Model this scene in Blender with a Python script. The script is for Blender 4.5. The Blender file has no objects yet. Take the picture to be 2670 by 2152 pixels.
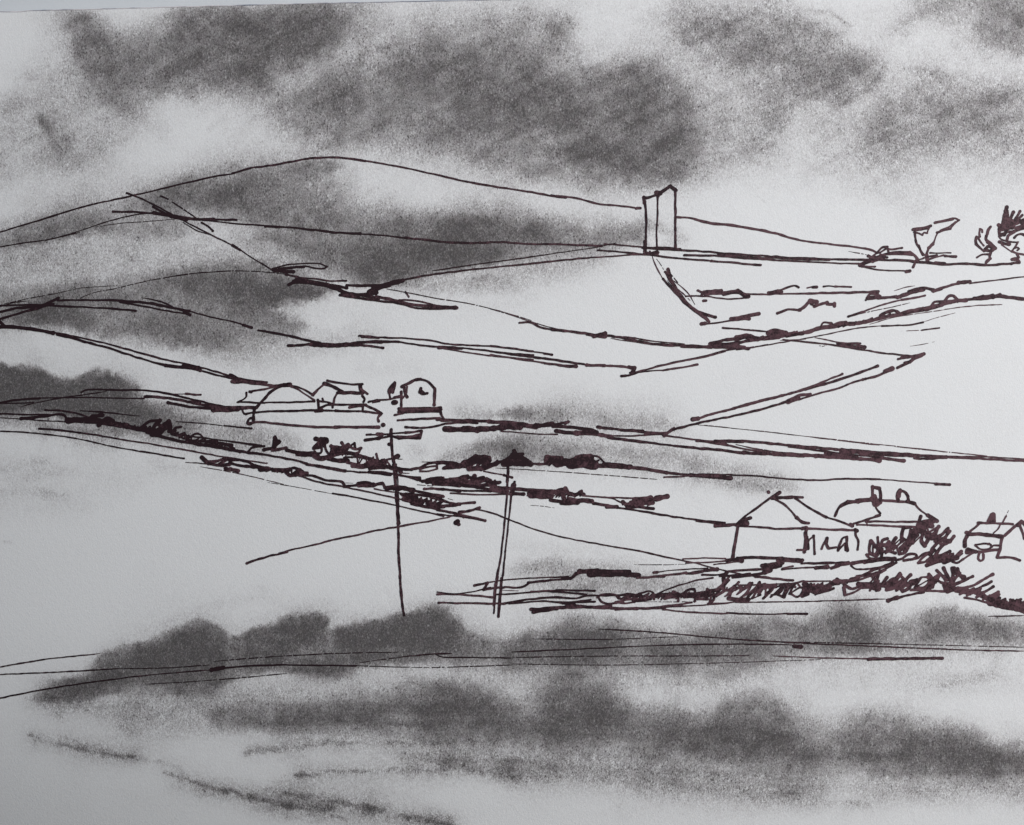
import bpy, math
import numpy as np

# A large sheet of drawing paper pinned upright in front of a pale board: a hill landscape in brown-black ink and
# charcoal.  1 mm on the sheet = 0.001 unit.  Every drawn thing is its own object: its patch of paper + its ink.
S = bpy.context.scene
COL = S.collection
rng = np.random.default_rng(7)
W, H = 2670.0, 2152.0
D = 3.708                      # camera distance for a 50 mm lens
ZC = 1.30                      # height of the sheet's middle
TILES = {'Z': (0, 0, .80674), 'A': (0, 400, 2.872), 'B': (640, 400, 2.872), 'C': (1280, 400, 2.872),
         'D': (1920, 400, 2.872), 'E': (0, 940, 2.872), 'F': (600, 960, 3.59), 'G': (1140, 1020, 2.872),
         'H': (1820, 1100, 2.534), 'I': (0, 1480, 1.6135), 'J': (1335, 1480, 1.6135), 'K': (1700, 880, 2.872),
         'L': (2500, 500, 7.89), 'M': (2250, 1250, 5.105), 'N': (1650, 1440, 3.59), 'P': (0, 0, 1.0),
         'Q': (0, 0, 1.6135), 'T': (1335, 0, 1.6135), 'R': (1335, 1076, 1.6135)}

def parse(s, width=True):
    tk = s.split()
    w = float(tk.pop(0)) if width else 0
    pts, cur, k0, n = [], None, None, []
    for t in tk:
        if t in TILES:
            cur = TILES[t]; k0 = k0 or cur[2]
        else:
            n.append(float(t))
            if len(n) == 2:
                pts.append((cur[0] + n[0] / cur[2], cur[1] + n[1] / cur[2])); n = []
    return w / k0, np.array(pts)

# ------------------------------------------------------------------ noise
def _hash(ix, iy, seed):
    h = (ix.astype(np.int64) * 374761393 + iy.astype(np.int64) * 668265263 + seed * 982451653) & 0x7fffffff
    h = ((h ^ (h >> 13)) * 1274126177) & 0x7fffffff
    return ((h ^ (h >> 16)) & 0xffffff) / float(0xffffff)

def vnoise(x, y, seed=0):
    ix, iy = np.floor(x), np.floor(y)
    fx, fy = x - ix, y - iy
    fx, fy = fx * fx * (3 - 2 * fx), fy * fy * (3 - 2 * fy)
    a, b = _hash(ix, iy, seed), _hash(ix + 1, iy, seed)
    c, d = _hash(ix, iy + 1, seed), _hash(ix + 1, iy + 1, seed)
    return (a * (1 - fx) + b * fx) * (1 - fy) + (c * (1 - fx) + d * fx) * fy - .5

def fbm(x, y, seed=0, o=3):
    return sum(vnoise(x * 2 ** i, y * 2 ** i, seed + i * 17) / 2 ** i for i in range(o))

# ------------------------------------------------------------------ the sheet's surface
def bulge(x, z):
    """how far the curling sheet comes towards the viewer, metres"""
    u = (x * .86 + (z - ZC) * .51)
    v = (-x * .51 + (z - ZC) * .86)
    return -.066 * (u - .15) ** 2 - .012 * v ** 2 - .10 * np.maximum(ZC - .55 - z, 0) ** 2 + .0035 * np.sin(x * 2.3 + 1.0) * np.cos(z * 1.9)  # curl invented so sunlight falls off toward the lower left and bottom

def surf(px, py, off=0.0):
    """a point of the drawing (mm across, mm down) -> a point on the curled sheet"""
    X = (np.asarray(px, float) - W / 2) / 1000.0
    Y = (H / 2 - np.asarray(py, float)) / 1000.0
    x, z, y = X.copy(), Y + ZC, np.zeros_like(X)
    for _ in range(5):
        y = -bulge(x, z) - off
        x = X * (D + y) / D
        z = ZC + Y * (D + y) / D
    return np.stack([x, y, z], -1)

def scribble(spine, h, pitch, w, slant=.5, seed=1, loops=False, lift=.5):
    """a pen running to and fro along a spine: rows of slanting strokes, as on a hedge"""
    _, p = parse(spine, False)
    r = np.random.default_rng(seed); seg = np.hypot(*np.diff(p, axis=0).T); L = np.concatenate([[0], np.cumsum(seg)])
    q, out, up, cur = 0.0, [], True, []
    while q < L[-1]:
        x = np.interp(q, L, p[:, 0]); y = np.interp(q, L, p[:, 1]); hh = h * (.6 + .7 * r.random())
        cur.append((x + (slant * hh if up else -slant * hh * .3) + r.normal() * pitch * .25, y + (-hh * lift if up else hh * (1 - lift)) + r.normal() * h * .08))
        if loops and r.random() < .5: cur.append((cur[-1][0] + pitch * .5, cur[-1][1] + (hh * .15 if up else -hh * .15)))
        up = not up; q += pitch * (.35 + .8 * r.random())
        if len(cur) > 9 and r.random() < .25: out.append(cur); cur = []
    if len(cur) > 2: out.append(cur)
    return ['%.2f P ' % (w * (.8 + .5 * r.random())) + ' '.join('%.1f %.1f' % c for c in o) for o in out]

# ------------------------------------------------------------------ registry of pieces
PIECES = []       # each: dict(obj name, root, polys, strokes)
def thing(name, label, cat, base=None, group=None, kind=None):
    o = bpy.data.objects.new(name, None); COL.objects.link(o)
    o.empty_display_size = .03
    if base:
        _, p = parse(base, False); o.location = surf(p[:, 0], p[:, 1])[0]
    o['label'] = label; o['category'] = cat
    if group: o['group'] = group
    if kind: o['kind'] = kind
    return o
def part(root, name, strokes=(), polys=(), label=None):
    d = dict(name=name, root=root, strokes=list(strokes), polys=list(polys), label=label, cat=None, group=None, kind=None)
    d['id'] = len(PIECES); PIECES.append(d); return d
def sub(parent, name, strokes=(), polys=(), label=None):
    d = part(parent['root'], name, strokes, polys, label); d['up'] = parent; return d
def mono(name, label, cat, strokes=(), polys=(), group=None, kind=None):
    d = part(None, name, strokes, polys, label); d['cat'] = cat; d['group'] = group; d['kind'] = kind; return d

exec_order = None
#DATA_BEGIN
# ================================================================== SETTING
mono('sky', 'cloudy sky in rubbed charcoal above the hills', 'sky', kind='structure', polys=[
    'Z -200 -100 2400 -100 2400 1900 -200 1900'])
mono('hill', 'far hill with long ridge peaking left of the tower', 'hill', kind='structure',
  polys=['Z -200 520 0 488 100 455 208 428 281 411 450 368 528 354 600 338 685 332 769 339 937 373 1121 405 1344 438 1424 457 1549 477 1700 503 1821 523 1900 540 2154 555 2400 560 2400 1900 -200 1900'],
  strokes=[
  '13 A -40 600 0 590 300 500 600 408 1000 315 1300 245 1600 175 1750 150 1880 112',
  '18 A 1740 152 1880 112 2000 95 2154 68 B 450 42 600 33 740 36 900 58',
  '15 B 880 55 1200 110 1500 178 1800 240 2154 292 C 450 318 640 335 800 380 950 392 1110 412',
  '24 C 455 318 490 322 560 328', '24 C 1090 412 1122 412',
  '19 C 1395 480 1480 482 1600 515 1800 540 2000 572 2140 602 D 450 645 700 680 970 715 1060 745',
  '8 D 840 735 900 745 1000 765'])
mono('hill', 'shoulder of the far hill below the crossed ink strokes', 'hill', kind='structure',
  polys=['Z -200 540 0 519 169 488 289 451 400 458 516 474 769 493 994 511 1263 518 1370 523 1661 542 1886 547 2144 553 2400 560 2400 1900 -200 1900'],
  strokes=[
  '15 A 845 437 1000 440 1130 447 1250 455', '26 A 1150 445 1300 470 1400 488 1600 496', '18 A 1500 494 1650 496 1772 499',
  '9 A 340 655 450 625 600 580 850 498 1030 458 1120 450', '9 A -40 705 0 700 200 668 350 648 600 590', '6 A 720 550 900 525 1100 510 1330 492',
  '11 A 1500 497 1750 525 2154 553 B 550 578', '16 B 150 548 350 558 550 578 700 595 860 600', '12 B 850 603 1000 613 1250 640',
  '18 B 1200 632 1400 655 1550 668 1700 672 1900 665 2154 680 C 500 682 700 690 830 695', '13 C 850 680 950 685 1160 705',
  '12 A 950 298 1060 340 1240 430 1330 480 1480 560 1600 620 1780 710 1900 790 2010 855 2060 890',
  '20 A 1740 690 1800 725', '14 A 1145 402 1200 430 1280 465 1400 495', '12 A 1205 320 1260 345', '8 A 1255 342 1400 435 1500 505',
  '14 A 1510 520 1560 550 1595 580', '9 A 1370 515 1480 580 1590 615', '30 A 1280 470 1400 495'])
mono('hill', 'charcoal-shaded left spur running down to the dark notch', 'hill', kind='structure',
  polys=['Z -200 650 0 640 169 627 351 584 494 570 629 584 727 591 814 608 960 640 1159 691 1577 735 2400 735 2400 1900 -200 1900'],
  strokes=[
  '7 A 600 1085 700 1045 850 1015 1000 980 1130 950 1250 930 1400 905 1600 888 1760 880 1900 883 2060 895 2154 908 B 400 920',
  '14 B 300 908 400 930 520 940 620 955 755 955', '5 A 0 1135 200 1090 440 1045 600 1010 900 990',
  '13 B 190 868 300 838 450 825 560 828 612 850 590 862 520 858 450 845 380 855 260 868 200 872', '24 B 225 875 300 885 362 888', '20 B 250 868 340 858 440 848',
  '26 B 360 960 480 968 600 990 700 1020 760 1050 900 1058 980 1045', '20 B 325 985 400 962 520 965 640 985 760 1010',
  '24 B 380 945 500 960 620 985', '18 B 760 990 900 990 1010 985 1150 950', '36 B 930 1040 1010 1000 1080 985', '30 B 960 1010 1100 975 1180 955',
  '14 B 1150 957 1250 935 1400 907 1600 882 1800 860 2154 825 C 500 805 700 785 900 770 1100 758 1250 760',
  '10 B 600 990 750 1040 900 1070', '26 B 720 1055 900 1065 1000 1085', '22 B 980 1072 1150 1108 1250 1130 1430 1145 1582 1155',
  '18 B 710 1062 900 1090 1150 1125 1280 1158 1400 1165 1560 1158', '16 B 1150 1100 1200 1098 1320 1112 1450 1145', '28 B 1440 1152 1575 1155',
  '9 B 1400 880 1700 835 2000 795 2154 775', '8 C 0 818 200 790 500 745 750 710 830 695 940 670',
  '6 B 1060 1015 1200 1040 1400 1080 1700 1130 1900 1180 2154 1255', '7 C 280 1250 380 1285 520 1320 700 1345', '14 B 1200 1040 1225 1075'])
mono('field', 'pale field on the right slope beneath the tower and the windswept trees', 'field', kind='structure',
  polys=['Z 800 612 839 591 966 570 1033 564 1342 535 1380 528 1661 543 1886 550 2400 562 2400 760 1577 735 1159 691 960 645'],
  strokes=[
  '13 C 800 725 950 735 1100 752 1250 768 1400 785 1700 810', '17 C 1650 806 1800 818 2022 838',
  '18 C 1140 705 1200 712 1400 722 1600 735 1800 752 2000 765 2154 775 D 400 782 700 792 980 797 1200 800 1400 815 1560 830 1700 825 1900 835 2120 820',
  '14 C 1450 763 1700 768 1900 785 2154 800 D 400 805 700 820 920 828', '12 C 1700 755 2000 780 2154 785 D 450 795 700 800', '13 D 920 840 1050 870 1300 880', '26 D 1275 885 1300 880',
  '24 D 1490 822 1560 826', '9 D 1180 1030 1260 1005 1335 993'])
mono('field', 'middle field sloping right from the left edge to the diamond corner', 'field', kind='structure',
  polys=['Z -200 680 0 671 124 627 267 634 399 655 529 689 674 721 839 719 1121 747 1333 778 1524 738 1647 716 1925 750 2400 760 2400 1900 -200 1900'],
  strokes=[
  '18 A 430 1100 600 1100 800 1100 950 1108 1100 1120 1250 1148 1420 1182', '13 A 1400 1178 1600 1230 1720 1255 1885 1305', '18 A 1820 1285 1885 1305',
  '9 A 1060 1080 1200 1110 1320 1160', '13 A 900 1115 1100 1150 1250 1180 1420 1205', '24 A 1380 1190 1425 1210',
  '14 A -40 1145 20 1140 250 1135 450 1145 700 1155 850 1165', '18 A 840 1163 950 1172 1015 1182', '22 A -40 1200 0 1190 100 1165 300 1140 360 1120 440 1085',
  '18 A -40 1260 0 1240 120 1205 300 1155 400 1130', '10 A 0 1150 100 1120 200 1105', '24 A 0 1260 30 1290 0 1305'])
mono('field', 'pale diamond-shaped field right of centre under the long hedge', 'field', kind='structure',
  polys=['Z 1340 780 1524 738 1647 716 1925 750 1850 785 1700 838 1405 910 1100 880 1000 860 1100 745'],
  strokes=[
  '16 C 975 1668 1025 1665 1150 1625 1250 1595 1400 1560 1600 1520 1750 1480 1900 1455', '9 C 1060 1640 1250 1600 1400 1566 1600 1526 1760 1486',
  '8 K 620 90 800 65 960 38 1010 30', '12 C 1040 1645 1200 1630 1300 1625', '15 C 1290 1625 1380 1610 1450 1600 1545 1583',
  '30 C 720 1585 850 1592', '22 C 840 1592 1010 1600 1070 1618', '30 C 1030 1600 1075 1608 1060 1640', '22 C 980 1668 1010 1666',
  '17 C 0 1485 300 1525 500 1550 700 1580', '14 C 0 1510 200 1540 400 1570', '22 C 400 1570 520 1588 640 1597', '12 C 0 1440 200 1470 460 1505', '20 C 400 1500 460 1507',
  '14 B 850 1365 1000 1378 1200 1385 1400 1405 1530 1430 1750 1440 1950 1455 2154 1482', '14 B 870 1378 1000 1385', '20 B 1000 1412 1150 1412',
  '14 B 1140 1412 1300 1435 1500 1455', '20 B 1450 1452 1620 1460', '15 B 1600 1458 1700 1465 1950 1495 2154 1510', '12 B 1460 1458 1750 1505 2154 1545',
  '20 B 320 1440 500 1430', '34 B 490 1432 650 1438 850 1425', '22 B 840 1418 1020 1410', '20 B 850 1435 1030 1455', '16 B 95 1325 300 1360 420 1390 560 1420',
  '14 D 350 1395 550 1415 750 1440 940 1470 1100 1495 1340 1520', '30 D 760 1425 850 1442 960 1452', '18 D 930 1425 840 1425 760 1420',
  '9 D 590 1380 690 1400 760 1415 930 1425', '7 D 620 1440 650 1445 680 1435'])
mono('field', 'empty white field at the right edge above the dark road strokes', 'field', kind='structure',
  polys=['Z 1925 750 2400 735 2400 985 2154 968 1950 960 1700 945 1405 910 1700 838 1850 785'],
  strokes=['20 D 1210 1540 1300 1522', '26 D 1240 1530 1330 1518 1405 1502', '26 D 1390 1510 1340 1535 1300 1560', '20 D 1330 1530 1300 1555 1260 1570',
  '26 K 1960 165 1900 200 1840 225', '34 K 1800 235 1750 255', '20 K 1750 258 1680 290 1580 315', '15 K 1600 308 1500 340 1400 378 1200 435 1100 465', '34 K 1090 450 1020 482',
  '22 K 1050 460 1100 435 1185 425', '20 K 1030 475 900 515 750 555 600 590 400 630 250 665 160 690', '30 K 165 685 130 705 95 735',
  '20 K 1690 215 1600 250 1450 300 1300 345 1150 390', '16 K 1425 275 1300 325 1200 365 1050 415 900 455 700 500 600 535 500 560', '20 K 1160 385 1000 430 800 480 640 525 500 562 400 590 310 615',
  '28 K 305 615 345 610', '6 D 1300 1445 1400 1430 1485 1412', '8 D 1240 1332 1400 1325', '13 D 1390 1325 1450 1315 1520 1308', '5 K 380 655 500 668 650 685 900 710 1150 740', '7 K 1150 740 1500 780 2154 850 H 1300 165 1600 195 2000 235'])
mono('field', 'broad pasture below the farm roofs with the hedge lines across it', 'field', kind='structure',
  polys=['Z -200 690 0 685 112 700 309 758 480 805 605 812 650 895 796 899 911 898 1140 880 1405 908 1700 945 2154 968 2400 985 2400 1900 -200 1900'],
  strokes=[
  '30 A -40 1300 0 1298 100 1300 250 1320 400 1345', '15 A 350 1335 550 1370 800 1425 1000 1480 1200 1535 1400 1580 1600 1630 1800 1690 2000 1715',
  '20 A 430 1355 600 1400 800 1455 1000 1520 1100 1550 1250 1590', '26 A 1240 1590 1400 1605 1500 1625', '16 A 1480 1620 1600 1655 1700 1680 1850 1710', '28 A 1380 1590 1490 1608',
  '24 F 0 65 100 100 250 130 380 160 480 165', '30 F 20 125 150 132 300 152 420 170', '16 E 0 322 100 300 300 282'])
mono('field', 'blank left meadow below the lowest sloping ink lines', 'field', kind='structure',
  polys=['Z -200 900 0 907 250 930 388 965 560 1000 727 1024 968 1082 1010 1072 1116 1111 1341 1158 1500 1191 1620 1215 1900 1215 2154 1250 2400 1290 2400 1900 -200 1900'],
  strokes=[
  '9 E -40 528 0 530 200 540 400 560 600 590 750 625 900 655 1100 690', '14 E 1050 682 1200 705 1380 735',
  '11 E 290 510 500 530 700 555 900 590 1100 620 1300 655 1500 690 1650 718 2000 770', '15 E 300 510 420 518 600 540', '5 E 1500 795 1800 850 2154 935',
  '5 F 350 1070 600 1110 950 1175', '14 F 960 1175 1100 1195 1300 1235 1550 1285 1750 1330 2000 1385',
  '16 F 460 1734 600 1695 800 1650 1000 1600 1200 1560 1400 1515 1600 1480 1900 1425 2080 1385 G 180 912', '16 E 1850 1520 2000 1470 2154 1435', '20 G 170 908 240 895 320 875',
  '12 G 290 885 350 895 450 925 550 965 700 1025 900 1085 1100 1125 1300 1160 1500 1195 1700 1240 1900 1280 2154 1345 H 250 998 400 1025', '18 H 380 1022 500 1035 630 1050',
  '16 G 0 890 150 920', '22 G 150 922 260 945 360 970', '12 G 0 920 200 945 330 968', '34 G 142 985 155 975', '24 G 150 990 165 1000',
  '16 G 0 1520 200 1525 420 1545', '10 G 0 1505 100 1518 250 1505 400 1470'])
mono('ground', 'foreground ground with long thin ink lines and rubbed charcoal', 'ground', kind='structure',
  polys=['Z -200 1490 0 1468 180 1440 360 1420 800 1396 1300 1385 2154 1375 2400 1375 2400 1900 -200 1900'],
  strokes=[
  '5.1 I -20 420 0 418 200 385 420 362', '5.1 I -20 451 0 450 300 437 500 425', '3.6 I 500 425 700 422 880 410', '6.5 I -20 556 0 550 200 510 400 480', '5.1 I 400 480 600 455 888 430',
  '16.2 I 890 431 940 421', '6.5 I 930 423 1100 411 1300 411 1500 413', '3.6 I 1500 413 1800 420 2154 410', '3.6 I 620 490 800 480 1000 465 1210 445', '3.6 I 900 395 1100 378 1400 362 1700 355',
  '4.3 I 1500 402 1700 375', '5.8 I 1680 377 1830 363 1900 362', '5.1 I 1835 366 1860 376 1950 378 2154 380', '4.3 J 0 378 400 372 700 372 1000 370', '5.1 J 0 355 300 342 600 328 900 322 1180 325',
  '15.1 J 1188 330 1215 333', '5.8 J 365 258 600 272 900 298 1200 317 1500 330 1900 346 2154 352', '3.6 J 1150 312 1600 322 2154 335', '5.1 J 1100 372 1300 380 1600 385', '11.6 J 1500 385 1700 382 1810 382',
  '2.9 J 0 405 400 410 900 400 1300 387', '2.9 J 100 300 400 302 700 290', '9 H 1920 1285 2154 1280'])
mono('path', 'two slanting charcoal strokes of a path in the lower left corner', 'path', kind='structure',
  polys=['Z 55 1540 140 1555 340 1600 560 1650 640 1672 800 1700 960 1740 940 1755 700 1715 480 1670 340 1632 200 1590'])
# clouds: patches of rubbed charcoal in the sky
cg = 'dark clouds in the sky'
mono('cloud', 'broad dark cloud along the top edge left of centre', 'cloud', kind='structure', group=cg,
  polys=['Z 170 40 400 22 980 6 1010 60 950 130 880 180 850 230 740 290 650 235 540 200 400 195 380 260 290 255 210 200 180 130'])
mono('cloud', 'largest slanting dark cloud above the hill peak and tower', 'cloud', kind='structure', group=cg,
  polys=['Z 570 280 640 220 760 170 860 125 950 95 1080 92 1180 60 1225 80 1200 160 1340 150 1420 180 1480 290 1470 350 1400 385 1300 390 1150 350 960 330 820 325 700 300 600 320'])
mono('cloud', 'grey ragged-edged cloud high above the tower right side', 'cloud', kind='structure', group=cg,
  polys=['Z 1415 20 1470 0 1640 0 1760 30 1840 90 1900 130 1850 200 1760 260 1720 300 1640 370 1560 380 1530 310 1590 240 1560 190 1500 150 1420 90'])
mono('cloud', 'soft grey cloud at the right edge over the windswept trees', 'cloud', kind='structure', group=cg,
  polys=['Z 1870 200 1960 180 2090 195 2400 230 2400 330 2060 350 1980 310 1890 320 1840 280'])
mono('cloud', 'grey cloud in the top right corner', 'cloud', kind='structure', group=cg,
  polys=['Z 1960 -60 2400 -60 2400 160 2110 130 2050 70 1980 40'])
mono('cloud', 'small dark hook-shaped cloud wisp near the left edge', 'cloud', kind='structure', group=cg,
  polys=['Z 85 240 115 245 135 290 140 330 110 365 85 368 75 355 105 335 100 290'])

# ================================================================== CHARCOAL TREES AND BUSHES
g = 'rubbed charcoal bushes'
mono('wood', 'dark charcoal wood at the left edge above the hedge', 'wood', polys=['Z -200 770 0 770 40 755 90 775 130 792 180 800 210 782 240 778 275 790 300 812 340 850 375 868 440 880 430 900 330 920 200 905 0 890 -200 880'],
  strokes=['15 E 610 240 640 225 700 218 850 222 1050 222 1200 240 1350 270 1500 305 1620 335 1750 352', '9 E 150 350 280 315 500 275 720 245 800 230', '11 E 300 282 600 278 900 282 1080 285',
  '18 E 1085 270 1200 275 1400 310 1600 345 1740 365', '12 E 1100 262 1300 285 1500 320', '24 E 1260 315 1400 345 1600 362', '34 E 1600 368 1700 372 1780 364', '9 E 1300 252 1400 250', '15 E 1390 251 1505 258',
  '10 E 0 318 70 322 250 315'], group=g)
mono('bush', 'low charcoal bushes right of the domed building above the road', 'bush', polys=['Z 955 858 1010 862 1040 870 1110 852 1180 848 1250 862 1330 868 1400 880 1420 900 1300 900 1140 885 960 880'], group=g)
mono('bush', 'charcoal mound behind the two middle poles', 'bush', polys=['Z 930 965 1000 930 1100 918 1180 935 1250 965 1180 972 950 972'], group=g)
mono('bush', 'charcoal thicket fading right toward the gabled cottage', 'bush', polys=['Z 1250 955 1500 970 1600 990 1690 1025 1640 1040 1540 1015 1400 1002 1280 985'], group=g)
mono('bush', 'faint charcoal bush behind the left end of the scribbled hedge', 'bush', polys=['Z 1070 1210 1100 1190 1180 1180 1300 1190 1340 1205 1230 1208 1180 1215 1080 1225'], group=g)
mono('bush', 'leftmost foreground charcoal bush rising to a point', 'bush', polys=['Z 80 1472 130 1440 220 1370 300 1340 380 1300 415 1285 450 1300 475 1330 500 1345 500 1390 300 1408 150 1440'], group=g)
mono('bush', 'square-topped foreground charcoal bush second from the left', 'bush', polys=['Z 500 1345 530 1312 620 1285 680 1282 692 1310 700 1330 700 1385 500 1395'], group=g)
mono('bush', 'tall rounded foreground charcoal bush at the foot of the crossarm pole', 'bush', polys=['Z 700 1330 720 1310 790 1300 860 1290 910 1268 950 1275 980 1310 1010 1350 1060 1360 1060 1380 800 1388 700 1392'], group=g)
mono('bush', 'long foreground charcoal bush under the poles and scribbled hedge', 'bush', polys=['R -60 970 0 950 150 900 260 860 420 860 500 890 700 930 850 890 1000 870 1110 858 1220 905 1225 1010 1000 1060 900 1110 600 1080 300 1100 -60 1095'], group=g)
mono('bush', 'rounded foreground charcoal bush below the gabled cottage', 'bush', polys=['R 1225 930 1260 850 1320 812 1400 800 1480 810 1540 860 1580 920 1560 1020 1240 1015'], group=g)
mono('bush', 'foreground charcoal bush at the right edge below the spiky bush', 'bush', polys=['R 1590 925 1650 870 1750 820 1850 815 1950 860 2154 880 2400 885 2400 990 2154 980 1900 960 1700 1000 1590 1015'], group=g)
mono('bush', 'dark charcoal bank across the lower middle of the foreground', 'bush', polys=['R 0 1215 60 1200 140 1165 200 1118 330 1105 420 1135 470 1200 560 1240 640 1230 760 1270 850 1260 860 1450 700 1430 400 1440 200 1430 0 1400 I 2154 760 1900 725 1600 690 1200 700 900 690 870 640 900 600 1100 580 1300 560 1500 530 1700 490 1850 470 2050 490'], group=g)
mono('bush', 'round-topped charcoal bush low down right of centre', 'bush', polys=['R 860 1250 900 1190 1000 1158 1100 1170 1180 1230 1220 1290 1230 1520 1100 1500 900 1470 860 1440'], group=g)
mono('bush', 'lowest charcoal bush in the right foreground corner', 'bush', polys=['R 1300 1350 1380 1330 1420 1290 1480 1262 1600 1262 1650 1290 1800 1310 2000 1340 2060 1390 2154 1400 2400 1410 2400 1560 2154 1550 1700 1560 1300 1530'], group=g)

# ================================================================== TOWER
t = thing('tower', 'tall twin-block tower outlined in ink on the crest of the ridge', 'tower', 'C 1240 740')
part(t, 'side_wall', ['22 C 1148 330 1150 372', '17 C 1155 360 1160 430 1163 500 1160 640 1157 738', '24 C 1150 335 1200 326 1245 312', '9 C 1140 345 1155 372', '24 C 1155 660 1156 735'],
     ['C 1148 335 1245 312 1243 735 1155 745'], label='narrow lower block of the tower')
part(t, 'front_wall', ['24 C 1240 290 1250 320', '17 C 1250 310 1248 420 1243 560 1240 640 1242 710', '20 C 1383 285 1381 450 1381 600 1383 715', '16 C 1170 710 1300 708 1420 718', '30 C 1240 295 1268 300'],
     ['C 1246 300 1345 248 1390 285 1383 715 1243 715'], label='broad taller block of the tower')
part(t, 'roof', ['26 C 1265 300 1310 268 1345 245 1388 278'], ['C 1250 300 1345 238 1400 282 1390 295 1345 262 1262 310'])
part(t, 'base', ['24 C 1150 752 1200 752 1252 742', '18 C 1160 738 1185 748 1245 735', '13 C 1190 735 1205 760 1240 755'])
mono('track', 'steep hatched track dropping to the right below the tower', 'track', [
  '9 C 1208 768 1222 810 1240 850 1285 935 1310 970', '6 C 1240 790 1270 830 1300 880', '20 C 1305 885 1325 905 1340 935', '24 C 1328 870 1345 925',
  '18 C 1340 920 1370 980 1420 1060 1480 1130 1540 1180', '16 C 1290 940 1350 1010 1400 1060 1450 1120 1550 1200 1635 1255', '14 C 1305 890 1380 1020 1500 1155 1580 1190 1680 1226',
  '8 C 1345 900 1420 990 1480 1050 1510 1100 1530 1135', '7 C 1350 940 1440 1010 1500 1080', '7 C 1380 1000 1450 1060 1500 1110', '22 C 1440 1095 1520 1165 1590 1215 1635 1260', '20 C 1600 1205 1680 1228', '8 C 1320 950 1400 1060 1480 1140'])

# ================================================================== RIDGE TREES
mono('bush', 'low leaning ink bush on the skyline left of the windblown tree', 'bush', [
  '20 D 925 840 1000 790 1060 740 1090 705 1130 700', '30 D 930 838 1040 785', '22 D 990 770 1050 790 1080 760', '16 D 1120 700 1150 718 1240 710', '22 D 1060 775 1130 750 1220 742 1300 740',
  '18 D 1300 740 1345 775 1362 798 1345 815 1325 850', '15 D 1100 760 1200 755 1320 760', '14 D 1075 745 1130 710 1140 740', '26 D 1020 810 1100 780', '16 D 940 848 1040 850', '15 D 1060 795 1130 780 1090 770'],
  ['D 925 845 1060 735 1130 695 1240 712 1300 735 1360 800 1330 850 1100 800 1040 850'])
t = thing('tree', 'bare windblown tree with flat forked crown on the skyline', 'tree', 'D 1430 825')
part(t, 'crown', ['20 D 1325 570 1400 560 1455 545', '12 D 1330 590 1370 600 1395 612 1405 595 1430 598 1445 560', '22 D 1340 575 1440 560', '15 D 1338 580 1342 640 1355 680 1375 710',
  '22 D 1490 520 1560 503 1620 492', '15 D 1600 490 1640 488 1668 500 1640 520 1600 562', '16 D 1640 515 1590 552 1520 585 1495 620 1480 665', '20 D 1500 595 1560 575 1600 565'],
  ['D 1320 565 1460 540 1640 485 1670 500 1500 600 1480 690 1440 740 1390 740 1345 660'])
part(t, 'trunk', ['24 D 1365 690 1385 735 1400 760', '20 D 1475 670 1445 700 1425 750', '24 D 1470 680 1440 710', '36 D 1425 765 1430 800', '17 D 1400 785 1440 775 1500 765', '13 D 1450 745 1520 748 1605 745', '16 D 1450 790 1550 765', '18 D 1560 770 1645 775', '12 D 1345 800 1400 790'],
  ['D 1360 680 1400 700 1425 745 1460 680 1480 680 1440 760 1450 825 1405 825 1400 770'])
t = thing('tree', 'small two-pronged ink sapling between the windblown and dense trees', 'tree', 'L 570 1470')
part(t, 'crown', ['45 L 430 920 425 850 435 770 480 790 485 840', '60 L 370 930 350 1010 360 1080', '50 L 360 1080 430 1150 520 1230', '45 L 390 940 440 1030 520 1110', '50 L 655 730 610 790 590 870', '60 L 570 910 560 980 620 1050', '70 L 600 1030 680 1090 750 1160', '60 L 540 1180 620 1120 680 1170 660 1210 540 1200 600 1130', '34 L 700 1130 740 1170 690 1200', '50 L 750 1170 690 1220'],
  ['L 340 930 430 760 500 860 540 1080 560 900 660 720 620 950 770 1160 680 1230 520 1240 340 1080'])
part(t, 'trunk', ['60 L 670 1230 640 1330 640 1390 570 1450', '60 L 380 1350 470 1300 640 1290', '55 L 650 1380 580 1420 560 1460'], ['L 500 1240 690 1230 680 1390 620 1470 530 1470'])
t = thing('tree', 'dense spiky ink tree at the right edge of the skyline', 'tree', 'L 1230 1460')
part(t, 'crown', ['70 L 990 320 950 450 930 600 910 700', '80 L 980 400 1000 560 960 680', '70 L 1130 420 1070 540 980 680', '60 L 1255 400 1200 500 1060 700', '60 L 1310 480 1240 560 1100 760', '80 L 820 690 900 740 1050 700 1200 640 1360 590',
  '70 L 840 800 1000 760 1200 730 1380 680', '60 L 850 700 840 850 860 900 1000 830 1080 830 1380 740', '60 L 900 870 950 900 970 800', '50 L 1000 980 1030 900 1150 830', '50 L 1140 950 1190 890 1280 870 1380 900', '70 L 1050 560 1140 640 1000 700 1200 600 1380 620',
  '40 L 830 920 870 980 960 1010 1080 1030 1210 1040', '60 L 830 1030 920 1060 1040 1080', '30 L 880 1090 980 1160 1100 1240', '36 L 1220 1040 1170 1130 1100 1220', '40 L 1150 1160 1210 1150 1240 1180 1210 1210', '70 L 960 560 1100 600', '60 L 1200 520 1240 640', '60 L 1420 500 1300 640', '70 L 1380 560 1500 520'],
  ['L 800 660 900 640 930 350 1000 300 1060 460 1150 390 1270 370 1500 440 1500 900 1240 1050 1150 1240 820 1050 810 800'])
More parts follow.
